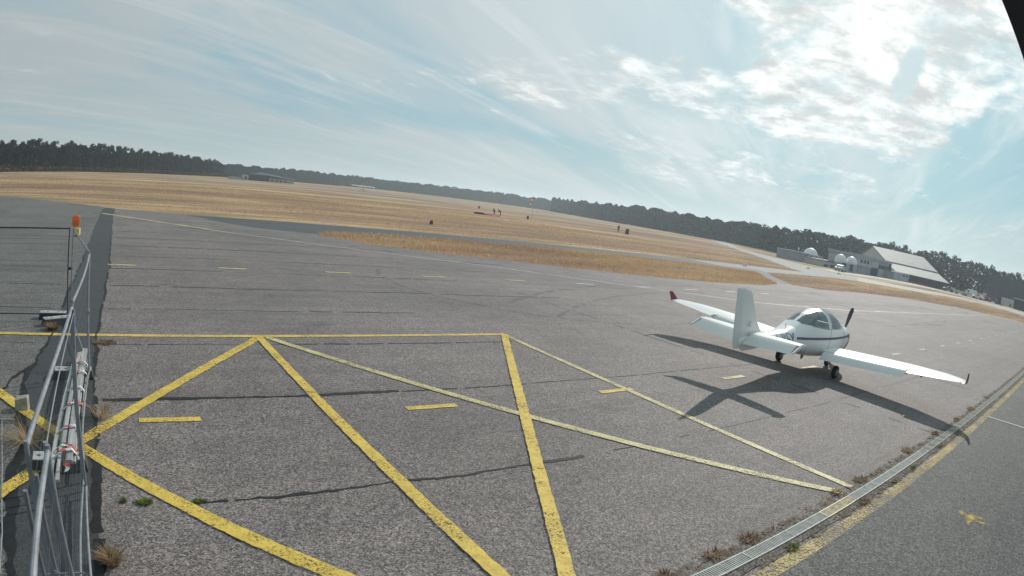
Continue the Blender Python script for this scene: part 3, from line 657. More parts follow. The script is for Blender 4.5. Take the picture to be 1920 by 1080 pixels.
# stripe, nose band and registration laid on the skin
for s_ in (-1, 1):
    def zc_(x): return 1.03 - .02 * math.exp(-((x - .4) / 1.0) ** 2) + (max(0, x - 1.2)) ** 2 * .02
    vs, fs = [], []
    X = np.linspace(-1.72, 2.08, 80)
    for i, x in enumerate(X):
        hw = .030 if x < 1.35 else .030 + (x - 1.35) * .055
        for z in np.linspace(zc_(x) - hw * (1 if x < 1.5 else 1.0 + (x - 1.5) * 3.4), zc_(x) + hw, 4): vs.append((x, s_ * side_y(x, z), z))
    for i in range(len(X) - 1):
        for k in range(3): fs.append((i * 4 + k, i * 4 + k + 1, i * 4 + 5 + k, i * 4 + 4 + k))
    o = MB().add(vs, fs).build('side_stripe', m_navy, fus); o.data.polygons.foreach_set('use_smooth', [True] * len(o.data.polygons))
    vs, fs = [], []      # chin band running down and back from the nose
    Z = np.linspace(.98, .50, 24)
    for z in Z:
        x0 = 1.90 - (.95 - z) * 1.0
        for x in np.linspace(x0 - .16, x0 + .16, 4):
            zz_ = max(z, stn(x)[1] + .015); vs.append((x, s_ * side_y(x, zz_, .008), zz_))
    for i in range(len(Z) - 1):
        for k in range(3): fs.append((i * 4 + k, i * 4 + k + 1, i * 4 + 5 + k, i * 4 + 4 + k))
    MB().add(vs, fs).build('chin_band', m_navy, fus)
    cu = bpy.data.curves.new('t', 'FONT'); cu.body = "F-GREY"; cu.size = .36; cu.space_character = 1.02
    to = bpy.data.objects.new('t', cu); C.objects.link(to); bpy.context.view_layer.update()
    me = bpy.data.meshes.new_from_object(to.evaluated_get(bpy.context.evaluated_depsgraph_get())); bpy.data.objects.remove(to)
    bm = bmesh.new(); bm.from_mesh(me)
    for z in np.arange(.03, .3, .03): bmesh.ops.bisect_plane(bm, geom=bm.verts[:] + bm.edges[:] + bm.faces[:], plane_co=(0, z, 0), plane_no=(0, 1, 0))
    xs_ = [v.co.x for v in bm.verts]; x0_, x1_ = min(xs_), max(xs_)
    for v in bm.verts:
        tx = v.co.x - x0_; L_ = x1_ - x0_
        x = (-1.80 - L_ * .80 + tx * .80) if s_ < 0 else (-1.80 - tx * .80); z = .85 + v.co.y * 1.20
        v.co = Vector((x, s_ * side_y(x, min(z, stn(x)[0] - .02), .008), min(z, stn(x)[0] - .02)))
    me2 = bpy.data.meshes.new('registration'); bm.to_mesh(me2); bm.free(); me2.materials.append(m_navy)
    o = bpy.data.objects.new('registration', me2); C.objects.link(o); o.parent = fus
# aerofoil surfaces
def foil(n=14, th=.14):
    X = [(1 - math.cos(math.pi * k / n)) / 2 for k in range(n + 1)]
    f = lambda x: th * 5 * (.2969 * math.sqrt(x) - .126 * x - .3516 * x * x + .2843 * x ** 3 - .1036 * x ** 4)
    return [(x, f(x) + .02 * math.sin(math.pi * x)) for x in X[::-1]] + [(x, -f(x) + .02 * math.sin(math.pi * x)) for x in X[1:-1]]
def section(LE, TE, y, z, th, inc=0.0, x_cut=1.0):
    ch = LE - TE; return [Vector((LE - x * ch, y, z + (t - x * math.tan(inc)) * ch)) for x, t in ((min(x, x_cut), t if x <= x_cut else (t / max(abs(t), 1e-9)) * 0 + foil_at(x_cut, t, th)) for x, t in foil(14, th))]
def foil_at(x, t, th):
    f = th * 5 * (.2969 * math.sqrt(x) - .126 * x - .3516 * x * x + .2843 * x ** 3 - .1036 * x ** 4)
    return (f if t > .0 else -f) + .02 * math.sin(math.pi * x)
WG = [(.45, .82, -.62, .640), (1.5, .79, -.61, .708), (3.22, .70, -.59, .820), (4.2, .46, -.54, .893), (4.65, .22, -.50, .925), (4.88, .02, -.47, .944), (4.97, -.10, -.46, .952)]
WGa = np.array(WG)
def wsec(y): return [float(np.interp(y, WGa[:, 0], WGa[:, k])) for k in (1, 2, 3)]
for s_ in (1, -1):
    ys = list(np.linspace(.30, 3.2, 7)) + [3.22, 3.7, 4.2, 4.45, 4.65, 4.8, 4.88, 4.94, 4.97]
    rg = []
    for y in ys:
        LE, TE, z = wsec(max(y, .45)); z = z if y >= .45 else z - .01
        if y <= 3.2: cut = .76
        elif y < 4.84: cut = .79
        else: cut = 1.0
        rg.append([Vector((p.x, s_ * p.y, p.z)) for p in section(LE, TE, y, z, .135 if y < 4.9 else .09, R(1.5), cut)])
    wing = MB().loft(rg).build('wing', m_gel, plane, True)
    # flap, drooped
    rg = []
    for y in np.linspace(.62, 3.17, 6):
        LE, TE, z = wsec(y); ch = LE - TE; hx = LE - .775 * ch; fc = .25 * ch; a_ = R(33); g = []
        for x, t in foil(8, .15): g.append(Vector((hx - x * fc * math.cos(a_) - t * fc * math.sin(a_) * -1 * -1, s_ * y, z + .022 - x * fc * math.sin(a_) + t * fc * math.cos(a_))))
        rg.append(g)
    MB().loft(rg).build('flap', m_gel2, plane, True)
    rg = []
    for y in np.linspace(3.26, 4.82, 6):
        LE, TE, z = wsec(y); ch = LE - TE; hx = LE - .80 * ch; fc = .21 * ch; a_ = R(3); g = []
        for x, t in foil(8, .15): g.append(Vector((hx - x * fc, s_ * y, z + .006 - x * fc * math.tan(a_) + t * fc)))
        rg.append(g)
    MB().loft(rg).build('aileron', m_gel, plane, True)
    MB().box((-.42, s_ * 3.2, .765), (.20, .025, .06)).build('hinge_fairing', m_gel, plane)
    rg = []
    for t in np.linspace(0, 1, 6):
        y = 4.965 + .05 * math.sin(t * 1.4); z = .93 + .285 * t; LE = -.08 - .30 * t ** 1.3; ch = .40 - .22 * t
        rg.append([Vector((LE - x * ch, s_ * (y + tt * ch * .8), z)) for x, tt in foil(8, .12)])
    MB().loft(rg).build('winglet', m_wlet, plane, True)
    # tailplane and elevator
    rg = [[Vector((p.x, s_ * p.y, p.z)) for p in section(LE, TE, y, z, .075, 0, 1)] for y, LE, TE, z in ((.04, -3.10, -3.60, 1.12), (.8, -3.18, -3.61, 1.145), (1.36, -3.28, -3.62, 1.165), (1.43, -3.36, -3.62, 1.168))]
    MB().loft(rg).build('tailplane', m_gel, plane, True)
    rg = []
    for y, hx, fc, z in ((.10, -3.585, .40, 1.118), (.8, -3.595, .37, 1.143), (1.37, -3.605, .34, 1.163)):
        a_ = R(34); g = []
        for x, t in foil(8, .08): g.append(Vector((hx - x * fc * math.cos(a_), s_ * y, z - x * fc * math.sin(a_) + t * fc)))
        rg.append(g)
    MB().loft(rg).build('elevator', m_gel2, plane, True)
    MB().loft([[Vector((a_, s_ * y, z)) for a_, z in ((-3.30, 1.175), (-3.52, 1.195), (-3.92, 1.03), (-3.92, .985), (-3.5, 1.13))] for y in (1.435, 1.465)]).build('tip_plate', m_gel, plane)
    # main undercarriage
    MB().tube([(.10, s_ * .42, .50), (.10, s_ * .62, .40), (.05, s_ * .84, .22), (.04, s_ * .88, .17)], [.045, .035, .03, .03], 8).build('landing_leg', m_gel2, plane, True)
    Mw = Matrix.Translation((0, s_ * .945, .175)) @ Matrix.Rotation(R(90), 4, 'X')
    wh = MB().lathe([(.05, -.055), (.13, -.062), (.170, -.045), (.177, 0), (.170, .045), (.13, .062), (.05, .055)], 28, Mw).build('wheel', m_tyre, plane, True)
    MB().lathe([(.03, -.066), (.09, -.064), (.095, 0), (.09, .064), (.03, .066)], 20, Mw).build('hub', m_dsteel, wh, True)
Mw = Matrix.Translation((1.43, 0, .15)) @ Matrix.Rotation(R(90), 4, 'X')
wh = MB().lathe([(.05, -.045), (.11, -.052), (.145, -.038), (.152, 0), (.145, .038), (.11, .052), (.05, .045)], 26, Mw).build('nose_wheel', m_tyre, plane, True)
MB().lathe([(.02, -.056), (.07, -.054), (.07, .054), (.02, .056)], 16, Mw).build('hub', m_dsteel, wh, True)
MB().tube([(1.50, 0, .60), (1.50, 0, .36), (1.46, .0, .33)], .028, 8).tube([(1.46, .07, .33), (1.43, .07, .15)], .014, 6).tube([(1.46, -.07, .33), (1.43, -.07, .15)], .014, 6).box((1.46, 0, .335), (.05, .17, .03)).build('nose_leg', m_dsteel, plane, True)
# fin and rudder
def vsec(LE, TE, z, th): ch = LE - TE; return [Vector((LE - x * ch, t * ch * th / .14, z)) for x, t in [(x, t - .02 * math.sin(math.pi * x)) for x, t in foil(14, .14)]]
MB().loft([vsec(-2.75, -3.85, .98, .06), vsec(-3.02, -3.87, 1.14, .08), vsec(-3.30, -3.93, 1.42, .09), vsec(-3.50, -4.02, 1.75, .09), vsec(-3.66, -4.10, 2.02, .08), vsec(-3.76, -4.13, 2.11, .07), vsec(-3.95, -4.14, 2.145, .04)]).build('fin', m_gel, plane, True)
MB().loft([vsec(-3.80, -4.12, .76, .05), vsec(-3.83, -4.20, .90, .08), vsec(-3.88, -4.25, 1.2, .11), vsec(-3.98, -4.31, 1.6, .11), vsec(-4.08, -4.36, 2.0, .10), vsec(-4.13, -4.38, 2.13, .07), vsec(-4.16, -4.36, 2.155, .04)]).build('rudder', m_gel2, plane, True)
MB().loft([[Vector((a_, y, z)) for a_, z in ((-2.9, .77), (-3.4, .80), (-3.84, .84), (-3.84, .78), (-3.74, .70), (-3.3, .72))] for y in (-.025, .025)]).build('ventral_keel', m_gel, plane)
# small faint emblem lines on the fin
em = MB()
for k in range(4): em.box((-3.66 + .01 * k, -.037, 1.30 + .035 * k), (.14 - .02 * k, .004, .010))
em.build('tail_emblem', plain('pale_grey_decal', (.45, .50, .55), .5, .4, 0, .05, 3), plane)
# propeller
sp = MB().lathe([(.155, 0), (.15, .05), (.125, .13), (.08, .20), (.02, .245), (.001, .25)], 24, Matrix.Translation((2.10, 0, .90)) @ Matrix.Rotation(R(90), 4, 'Y')).build('spinner', m_navy, plane, True)
for k in range(2):
    a0 = R(14 + 180 * k); rg = []
    for t in np.linspace(.10, 1, 12):
        r0 = .87 * t; ch = .07 + .15 * math.sin(min(1, t * 1.15) * math.pi * .78) ** .8; ch *= 1 if t < .9 else math.sqrt(max(0.02, 1 - ((t - .9) / .105) ** 2)); tw = R(62 - 42 * t)
        g = []
        for x, tt in foil(6, .14):
            u0, w0 = (x - .4) * ch, tt * ch; yy, xx = u0 * math.cos(tw) - w0 * math.sin(tw), u0 * math.sin(tw) + w0 * math.cos(tw)
            g.append(Vector((2.20 + xx, yy * math.cos(a0) - r0 * math.sin(a0), .96 + yy * math.sin(a0) + r0 * math.cos(a0))))
        rg.append(g)
    MB().loft(rg).build('propeller_blade', m_prop, plane, True)
MB().tube([(-1.72, 0, 1.20), (-1.80, 0, 1.33)], [.012, .005], 6).build('aerial', m_navy, plane)
MB().loft([[Vector((a_, y, z)) for a_, z in ((-.5, .47), (-.3, .44), (-.42, .33), (-.5, .33))] for y in (-.008, .008)]).build('belly_aerial', m_prop, plane)
MB().tube([(1.25, -.28, .42), (1.05, -.30, .33)], .03, 8).build('exhaust_pipe', m_dsteel, plane, True)
for s_ in (1, -1): MB().box((.0, s_ * 3.55, .74), (.10, .02, .07)).build('hinge_bracket', m_dark, plane)

# ================================================================== temporary mesh fence
def fence_panel(label, p0, p1, height=1.95, vsp=.13, wr=.0006, m_fr=None, top_r=.0155, bow=0.0):
    p0, p1 = Vector((*p0, 0)), Vector((*p1, 0)); L_ = (p1 - p0).length; ang = math.atan2((p1 - p0).y, (p1 - p0).x)
    t = thing('fence_panel', label, 'fence panel', p0, ang, 'temporary fence panels'); m_fr = m_fr or m_alu
    bz = .14
    for x in (0, L_): MB().tube([(x, 0, .02), (x, 0, height)], .0155, 10).build('post', m_fr, t, True)
    MB().tube([(.02, 0, height - .03)] + [(L_ * k / 8, bow * math.sin(math.pi * k / 8), height - .03) for k in range(1, 8)] + [(L_ - .02, 0, height - .03)], top_r, 10).build('top_rail', m_fr, t, True)
    MB().tube([(.02, 0, bz)] + [(L_ * k / 8, -bow * math.sin(math.pi * k / 8), bz) for k in range(1, 8)] + [(L_ - .02, 0, bz)], .013, 8).build('bottom_rail', m_fr, t, True)
    m_ = MB(); n = int(L_ / vsp)
    for k in range(1, n): x = L_ * k / n; m_.tube([(x, 0, bz), (x, 0, height - .03)], wr, 3, False)
    for k in range(1, 8): z = bz + (height - .17) * k / 8; m_.tube([(0, 0, z), (L_, 0, z)], wr * 1.2, 3, False)
    m_.build('mesh_infill', m_fr, t); return t
m_darkst = plain('weathered_dark_steel', (.075, .078, .09), .5, .4, .3, .15, 8)
fpA = fence_panel("dark fence panel at the far end, square to the rest, leaving the picture", (-1.13, 13.72), (-4.63, 13.62), 1.95, .05, .0014, m_darkst, .016)
fence_panel("fence panel between the orange warning lamp and the next post", (-1.02, 13.50), (-.46, 10.02))
fpC = fence_panel("middle fence panel of the row, beside the far half of the taped boards", (-.46, 9.84), (-.47, 6.36), bow=.03)
fence_panel("near fence panel beside the taped boards with its thick bright top rail", (-.46, 6.16), (-.53, 2.98), bow=.02, top_r=.0165)
fence_panel("nearest fence panel, running out of the bottom of the picture", (-.40, 2.94), (-.46, -.5), top_r=.0165)
fence_panel("slim spare fence panel standing just behind the near one", (-.43, 6.02), (-.42, 3.02), 1.93, top_r=.005)
MB().box((-.10, 0, 1.05), (.22, .05, .05)).build('clamp', m_dsteel, fpC)
MB().box((-.06, 0, 1.10), (.12, .06, .06)).build('clamp', m_darkst, fpA)
cl = MB().tube([(-.58, 3.06, 1.10), (-.33, 3.04, 1.13)], .006, 6).tube([(-.57, 3.12, 1.10), (-.34, 3.0, 1.08)], .006, 6).build('tie_wire', m_alu); tag(cl, "pale tie wire twisted around the nearest pair of posts", "wire")
m_blk = plain('shade_dark_rubber', (.07, .07, .068), .85, .2, 0, .2, 10)  # dark rubber, with the shade on the block sides put into its colour
def foot(label, x, y, rz, L_=.72):
    t = thing('ballast_block', label, 'fence block', (x, y, 0), R(rz), 'ballast blocks under the fence')
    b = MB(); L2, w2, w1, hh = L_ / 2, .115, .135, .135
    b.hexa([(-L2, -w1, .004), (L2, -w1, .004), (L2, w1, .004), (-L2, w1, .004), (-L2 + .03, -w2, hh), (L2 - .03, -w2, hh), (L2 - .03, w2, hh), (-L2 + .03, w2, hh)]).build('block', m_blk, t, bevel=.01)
    MB().box((0, 0, hh + .004), (L_ - .07, .22, .010)).build('cap', m_foot, t)  # pale dusty top as a separate plate over the shade-darkened block
    for k in (-3, -1.6, 1.6, 3): MB().lathe([(.026, hh - .01), (.026, hh + .012)], 12, Matrix.Translation((k * .085, 0, 0))).build('socket', m_dark, t)
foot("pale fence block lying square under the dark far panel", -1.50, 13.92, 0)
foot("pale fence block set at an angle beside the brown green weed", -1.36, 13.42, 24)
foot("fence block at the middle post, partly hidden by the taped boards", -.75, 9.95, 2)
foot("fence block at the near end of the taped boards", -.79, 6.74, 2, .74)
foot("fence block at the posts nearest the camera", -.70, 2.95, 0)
# warning lamp
t = thing('warning_lamp', "orange road works warning lamp with a pale yellow battery case on the far fence post", 'warning lamp', (-.97, 13.42, 1.86), R(-20))
MB().lathe([(.045, .10), (.085, .13), (.10, .22), (.095, .31), (.06, .34), (.0, .345)], 20, Matrix.Translation((0, 0, .02)) @ Matrix.Scale(.45, 4, (0, 1, 0))).build('lens', None, t, True).data.materials.append(Mat('orange_lens', (.95, .18, .03), .2, .6).m)
MB().box((.05, 0, .03), (.13, .075, .15)).build('battery_case', plain('pale_yellow_plastic', (.72, .60, .22), .5, .4, 0, .06, 8), t, bevel=.015)
MB().box((.05, 0, -.055), (.12, .07, .025)).build('bracket', m_dark, t)
# taped stack of boards
m_bA = Mat('weathered_board', (.42, .42, .40), .85, .2)
tc = m_bA.n('ShaderNodeTexCoord').outputs['Object']; gr_ = m_bA.noise(1, 6, .7, m_bA.scaled(tc, (26, 1.6, 26)))
m_bA.col(m_bA.ramp(gr_, [(.3, (.17, .17, .165)), (.48, (.36, .36, .345)), (.7, (.60, .60, .58))])); m_bA.bump(gr_, .4, .004); m_bA = m_bA.m
m_bB = plain('brown_board', (.33, .22, .15), .85, .2, 0, .3, 9)
bds = [(-.86, 6.20, -.74, 10.2, .06, .165, "outer left board, grey, in the taped stack"), (-.77, 6.05, -.68, 10.6, .05, .175, "narrow pale board second from the left in the taped stack"), (-.68, 6.45, -.63, 10.75, .07, .165, "long brown board in the middle of the taped stack"), (-.60, 6.50, -.565, 10.9, .09, .170, "broad pale grey board on the right side of the taped stack"), (-.72, 6.9, -.66, 10.5, .06, .215, "board resting on top of the taped stack towards the left"), (-.63, 6.42, -.58, 10.65, .08, .225, "pale board resting on top of the taped stack towards the right"), (-.52, 8.2, -.50, 10.6, .05, .030, "short dark grey board lying along the fence beside the stack")]
for k, (x0, y0, x1, y1, w_, z, lab) in enumerate(bds):
    L_ = math.dist((x0, y0), (x1, y1)); o = MB().box((0, L_ / 2, 0), (w_, L_, .032)).build('board', m_bB if k in (2,) else m_bA, bevel=.004)
    o.location = (x0, y0, z); o.rotation_euler = (random.uniform(-.006, .006), random.uniform(-.12, .12), math.atan2(-(x1 - x0), y1 - y0)); tag(o, lab, "board", "boards in the taped stack")
mt = Mat('barrier_tape', (.8, .8, .8), .5, .4); tc = mt.n('ShaderNodeTexCoord').outputs['Object']
wv = mt.n('ShaderNodeTexWave', wave_type='BANDS', bands_direction='DIAGONAL'); wv.inputs['Scale'].default_value = 2.6; wv.inputs['Distortion'].default_value = .6; mt.l(tc, wv.inputs['Vector'])
r_n = mt.n('ShaderNodeValToRGB'); mt.l(wv.outputs[0], r_n.inputs[0]); r_n.color_ramp.interpolation = 'CONSTANT'; r_n.color_ramp.elements[0].color = (.78, .77, .75, 1); r_n.color_ramp.elements[1].color = (.62, .04, .05, 1); r_n.color_ramp.elements[1].position = .5
mt.col(r_n.outputs[0]); m_tape = mt.m
for k, (y, dy, lab) in enumerate([(6.55, .15, "lowest red and white tape loop at the near end of the boards"), (6.85, -.2, "second red and white tape loop from the near end of the boards"), (7.25, .12, "red and white tape loop around the boards just before the yellow line"), (7.9, .4, "slanting red and white tape loop where the boards cross the yellow line"), (8.7, .05, "red and white tape loop in the middle of the boards"), (9.3, .25, "red and white tape loop near the far end of the boards"), (9.9, 0, "farthest red and white tape loop on the boards")]):
    pr = [(-.90, .03), (-.895, .125), (-.74, .262), (-.60, .275), (-.545, .20), (-.535, .03)]
    rings_ = []
    for i, (x, z) in enumerate(pr):
        yy = y + dy * i / 5; xs_ = x + (y - 6.5) * .022; rings_.append([(xs_, yy - .028, z), (xs_, yy + .028, z)])
    vs = [p for g in rings_ for p in g]; tag(MB().add(vs, [(2 * i, 2 * i + 1, 2 * i + 3, 2 * i + 2) for i in range(5)]).build('barrier_tape', m_tape), lab, "tape", "barrier tape around the boards")
vs = [(-.66 + .03 * math.sin(k * 1.3), 6.20 + .055 * k, .20 + .03 * math.sin(k * .9)) for k in range(8)]
tag(MB().add([(x - .03, y, z) for x, y, z in vs] + [(x + .03, y, z + .02) for x, y, z in vs], [(k, k + 1, k + 9, k + 8) for k in range(7)]).build('barrier_tape', m_tape), "loose crumpled tail of red and white tape hanging at the near end of the boards", "tape", "barrier tape around the boards")
# things lying left of the boards
tp = thing('fence_panel', "fence panel lying flat on the ground at the left edge", 'fence panel', (-1.56, 8.04, .03), R(180), 'temporary fence panels')
MB().tube([(0, 0, 0), (2.0, .06, 0)], .019, 10).build('post', m_alu, tp, True); MB().tube([(.21, 0, 0), (.0, 1.4, 0), (-.16, 2.8, 0), (-.19, 3.5, 0)], .009, 8).build('bottom_rail', m_alu, tp, True)
m_ = MB()
for k in range(1, 16): m_.tube([(.25 + k * .11, .03, 0), (.25 + k * .11, 3.5, 0)], .0009, 3, False)
m_.build('mesh_infill', m_alu, tp)
o = MB().hexa([(-.11, -.09, .005), (.11, -.07, .005), (.12, .09, .005), (-.10, .10, .005), (-.10, -.08, .16), (.10, -.05, .20), (.12, .08, .20), (-.10, .09, .17)]).build('broken_block', plain('crumbling_concrete', (.36, .32, .27), .95, .1, 0, .3, 14), bevel=.012); o.location = (-1.50, 8.50, 0)
tag(o, "broken chunk of pale concrete lying on the yellow line at the left", "concrete chunk")
tuft('twig_bundle', "bundle of dry brown twigs on the patch below the concrete chunk", 160, -1.28, 7.42, .14, .30, 3.0, m_dry, 91, .004, cat='twigs')
for k, (x, lab) in enumerate([(-.66, "leftmost of three spare steel uprights standing in the foot nearest the camera"), (-.60, "middle of three spare steel uprights standing in the foot nearest the camera"), (-.55, "rightmost of three spare steel uprights standing in the foot nearest the camera")]):
    tag(MB().tube([(x, 3.3 + .22 * k, .03), (x + .03, 3.22 + .2 * k, 1.55)], .017, 10).build('steel_upright', m_dsteel, None, True), lab, "steel post", "spare steel uprights")
# dark steel brace of the camera mounting at the top right corner
o = MB().hexa([tuple(Vector((0, 0, H)) + Vector(d) * t_) for d, t_ in (((.8880, .150, .4345), 1.9), ((.9335, .121, .336), 1.9), ((.9300, .080, .360), 1.9), ((.8800, .095, .470), 1.9), ((.8880, .150, .4345), 2.02), ((.9335, .121, .336), 2.02), ((.9300, .080, .360), 2.02), ((.8800, .095, .470), 2.02))]).build('mounting_brace', plain('dark_brown_steel', (.035, .03, .035), .5, .4, .2, .1, 5))
tag(o, "dark steel brace cutting across the top right corner of the sky", "brace")

# ================================================================== buildings
def quadbox(pts, z0, z1): return [(x, y, z0) for x, y in pts] + [(x, y, z1) for x, y in pts]
def wallbox(name, x0, x1, y0, y1, z0, z1, m, par): return MB().box(((x0 + x1) / 2, (y0 + y1) / 2, (z0 + z1) / 2), (x1 - x0, y1 - y0, z1 - z0)).build(name, m, par)
# big hangar with a long low roof
t = thing('hangar', "large hangar with a long pale two pitch roof sweeping down to a dark open front", 'hangar', (190, 68.1, 0), math.atan2(-14.9, 14))
LX = 20.5; YR = 23.8   # local x along the eave, local y back towards the ridge
rf = MB(); zr, ze, zb = 9.05, 2.35, 4.75; yb = 10.0
def slab(a_, b_, c_, d_, th=.18): return [(p[0], p[1], p[2] - th) for p in (a_, b_, c_, d_)] + [a_, b_, c_, d_]
rf.hexa(slab((-.2, -.6, ze), (LX + .6, -.6, ze), (LX + .6, yb, zb), (-.2, yb, zb)))
rf.build('roof', m_roof, t)
MB().hexa(slab((-.2, yb - .35, zb + .22), (LX + .6, yb - .35, zb + .22), (LX + .6, YR, zr), (-.2, YR, zr))).build('upper_roof', m_roof, t)
MB().hexa(slab((-.2, YR, zr), (LX + .6, YR, zr), (LX + .6, YR + 20, 2.6), (-.2, YR + 20, 2.6))).build('rear_roof', m_roof, t)
MB().add([(0, 0, 0), (0, 0, 2.2), (0, yb, 4.55), (0, YR, 8.8), (0, YR + 19, 2.6), (0, YR + 19, 0), (.15, 0, 0), (.15, 0, 2.2), (.15, yb, 4.55), (.15, YR, 8.8), (.15, YR + 19, 2.6), (.15, YR + 19, 0)], [(0, 1, 2, 3, 4, 5), (6, 7, 8, 9, 10, 11), (0, 1, 7, 6), (1, 2, 8, 7), (2, 3, 9, 8), (3, 4, 10, 9), (4, 5, 11, 10)]).build('gable_wall', m_white, t)
wallbox('back_wall', .15, LX, 3.0, 3.2, 0, 2.9, m_dgrey, t)
for k in range(5): wallbox('front_panel', .3 + k * 4.05, .3 + k * 4.05 + 3.85, .1, .25, 0.02, 2.1, m_dgrey, t)
wallbox('red_fence_board', 6, 13, -.2, -.1, .05, .5, m_red, t)
MB().tube([(LX + .45, -.5, ze - .05), (LX + .45, yb, zb - .05), (LX + .45, YR, zr - .1)], .10, 6).build('verge', m_white, t)
# control building
t = thing('airfield_building', "two storey pale airfield building with a grey roof band and big garage doors", 'building', (157, 68, 0))
wallbox('left_block', 0, 10.6, 0, 9, 0, 4.1, m_white, t); wallbox('roof_band', -.3, 27.6, -.35, 9.2, 4.12, 4.85, m_grey, t)
wallbox('main_block', 10.65, 27.3, .15, 9, 0, 4.1, m_grey, t)
for k in range(3):
    w0 = wallbox('window', 2.3 + k * 2.5, 3.8 + k * 2.5, -.06, .05, 2.75, 3.65, m_dark, t)
wallbox('ledge', -.2, 10.4, -.5, .0, 1.95, 2.12, m_white, t)
for k in range(3): wallbox('garage_door', .5 + k * 3.3, 3.5 + k * 3.3, -.08, .04, .02, 1.85, m_grey if k != 1 else m_white, t)
wallbox('dark_door', 11.2, 16.6, -.02, .18, .02, 2.0, m_dgrey, t); wallbox('wide_window', 17.2, 25.8, -.02, .18, 2.2, 3.2, m_dark, t); wallbox('wide_door', 17.2, 25.8, -.03, .18, .02, 2.05, m_white, t)
wallbox('corner_pillar', 26.3, 27.4, -.25, .2, 0, 4.1, m_dgrey, t); wallbox('upper_wall', 11.0, 16.6, -.02, .18, 2.15, 4.0, m_white, t)
t = thing('small_annex', "small white annex with two high dark windows between the airfield building and the hangar", 'annex', (179.0, 64.6, 0), R(-12))
wallbox('wall', 0, 9.6, 0, 4, 0, 2.05, m_white, t); wallbox('roof', -.2, 9.8, -.2, 4.2, 2.06, 2.2, m_grey, t)
for k in range(2): wallbox('window', 5.4 + k * 2.0, 6.8 + k * 2.0, -.05, .05, 1.35, 1.8, m_dark, t)
wallbox('door', 3.0, 4.0, -.05, .05, .02, 1.8, m_grey, t)
t = thing('radome_building', "grey green flat building under the largest white dome", 'building', (151.0, 82, 0))
wallbox('wall', 0, 12.8, 0, 8, 0, 2.2, m_grey, t); wallbox('parapet', -.2, 4.4, -.2, 8, 2.22, 2.5, m_white, t)
for k in range(4): wallbox('pilaster', 2.6 + k * 2.9, 3.0 + k * 2.9, -.12, .02, 0, 2.15, m_dgrey, t)
t = thing('long_shed', "long low white fronted shed with dark ground level openings", 'shed', (147.4, 74, 0))
wallbox('wall', 0, 14.5, 0, 5, 0, 1.5, m_white, t); wallbox('roof', -.2, 14.8, -.3, 5.2, 1.52, 1.66, m_dgrey, t)
for k in range(3): wallbox('opening', 1.6 + k * 4.1, 4.2 + k * 4.1, -.05, .05, .05, .65, m_dark, t)
wallbox('gate_pier', 0, .9, -.3, 0, 0, 1.7, m_white, t)
for k, (x, y, z, r0, lab) in enumerate([(160.3, 84.3, 1.9, 2.15, "largest white radome, leftmost of the three, on the flat grey green building"), (146.4, 68.1, 2.35, 1.55, "middle white radome of the three, behind the long low shed"), (149.0, 66.1, 2.35, 1.5, "rightmost white radome, next to the two storey airfield building")]):
    t = thing('radome', lab, 'radome', (x, y, 0), 0, 'white radomes')
    MB().lathe([(r0 * math.cos(a_) if a_ < 1.55 else .001, z + r0 * math.sin(a_)) for a_ in np.linspace(-.35, math.pi / 2, 10)], 24).build('dome_shell', m_dome, t, True)
    MB().lathe([(r0 * .92, 0), (r0 * .92, z - r0 * .3)], 20).build('drum', m_grey, t, True)
t = thing('panel_wall', "grey panelled wall in front of the two smaller radomes", 'wall', (139.6, 64.2, 0))
for k in range(4): wallbox('panel', k * 2.25 + .02, k * 2.25 + 2.2, 0, .2, .1, 2.0, m_grey if k % 2 else m_dgrey, t)
wallbox('plinth', -.1, 9.2, -.3, .3, 0, .22, m_white, t)
# far hangars on the left
t = thing('far_hangar', "distant dark fronted hangar with a grey sloping roof at the end of the pine stand", 'hangar', (68.6, 332, 0))
wallbox('dark_front', 0, 10.4, 0, 16, 0, 3.2, m_dark, t)
MB().hexa([(-.3, -.4, 3.0), (10.4, -.4, 3.0), (26, -.4, 1.9), (26, 16, 1.9), (-.3, -.3, 3.3), (8.0, 10, 4.6), (26, 12, 2.5), (26, 16, 2.2)]).build('roof', m_dgrey, t)
wallbox('white_side', 10.5, 24, -.1, 14, 0, 1.7, m_grey, t)
for k in range(4): wallbox('red_door', 11.5 + k * 2.4, 12.7 + k * 2.4, -.25, -.05, .02, 1.4, m_red, t)
t = thing('far_outbuilding', "distant low white outbuildings left of the far dark hangar", 'building', (57.5, 333, 0))
wallbox('low_wall', 0, 7, 0, 4, 0, 1.2, m_grey, t); wallbox('block', 7.2, 10.2, -.5, 4, 0, 2.6, m_white, t); wallbox('opening', 8.1, 9.3, -.6, -.45, .02, 1.8, m_dark, t)
# dark sheds at the right edge
t = thing('dark_shed', "low dark shed with a flat grey roof cut by the right edge of the picture", 'shed', (196.5, 17.5, 0))
wallbox('wall', 0, 9, 0, 8.6, 0, 2.8, m_dgrey, t); wallbox('roof', -.6, 9.4, -.4, 9.0, 2.82, 3.15, m_grey, t); 
for k in range(3): wallbox('opening', -.06, .05, 1 + k * 2.6, 2.8 + k * 2.6, .05, 2.1, m_dark, t)
t = thing('dark_hall', "big dark blue grey hall standing before the trees at the right edge", 'hall', (232, 20, 0))
wallbox('wall', 0, 14, 0, 24, 0, 8.6, m_dgrey, t)
for k in range(3): wallbox('slot', -.08, .05, 8 + k * 5.2, 9.6 + k * 5.2, 2.6, 6.6, m_dark, t)
wallbox('roof', -.3, 14.3, -.3, 24.3, 8.62, 8.8, m_dgrey, t)

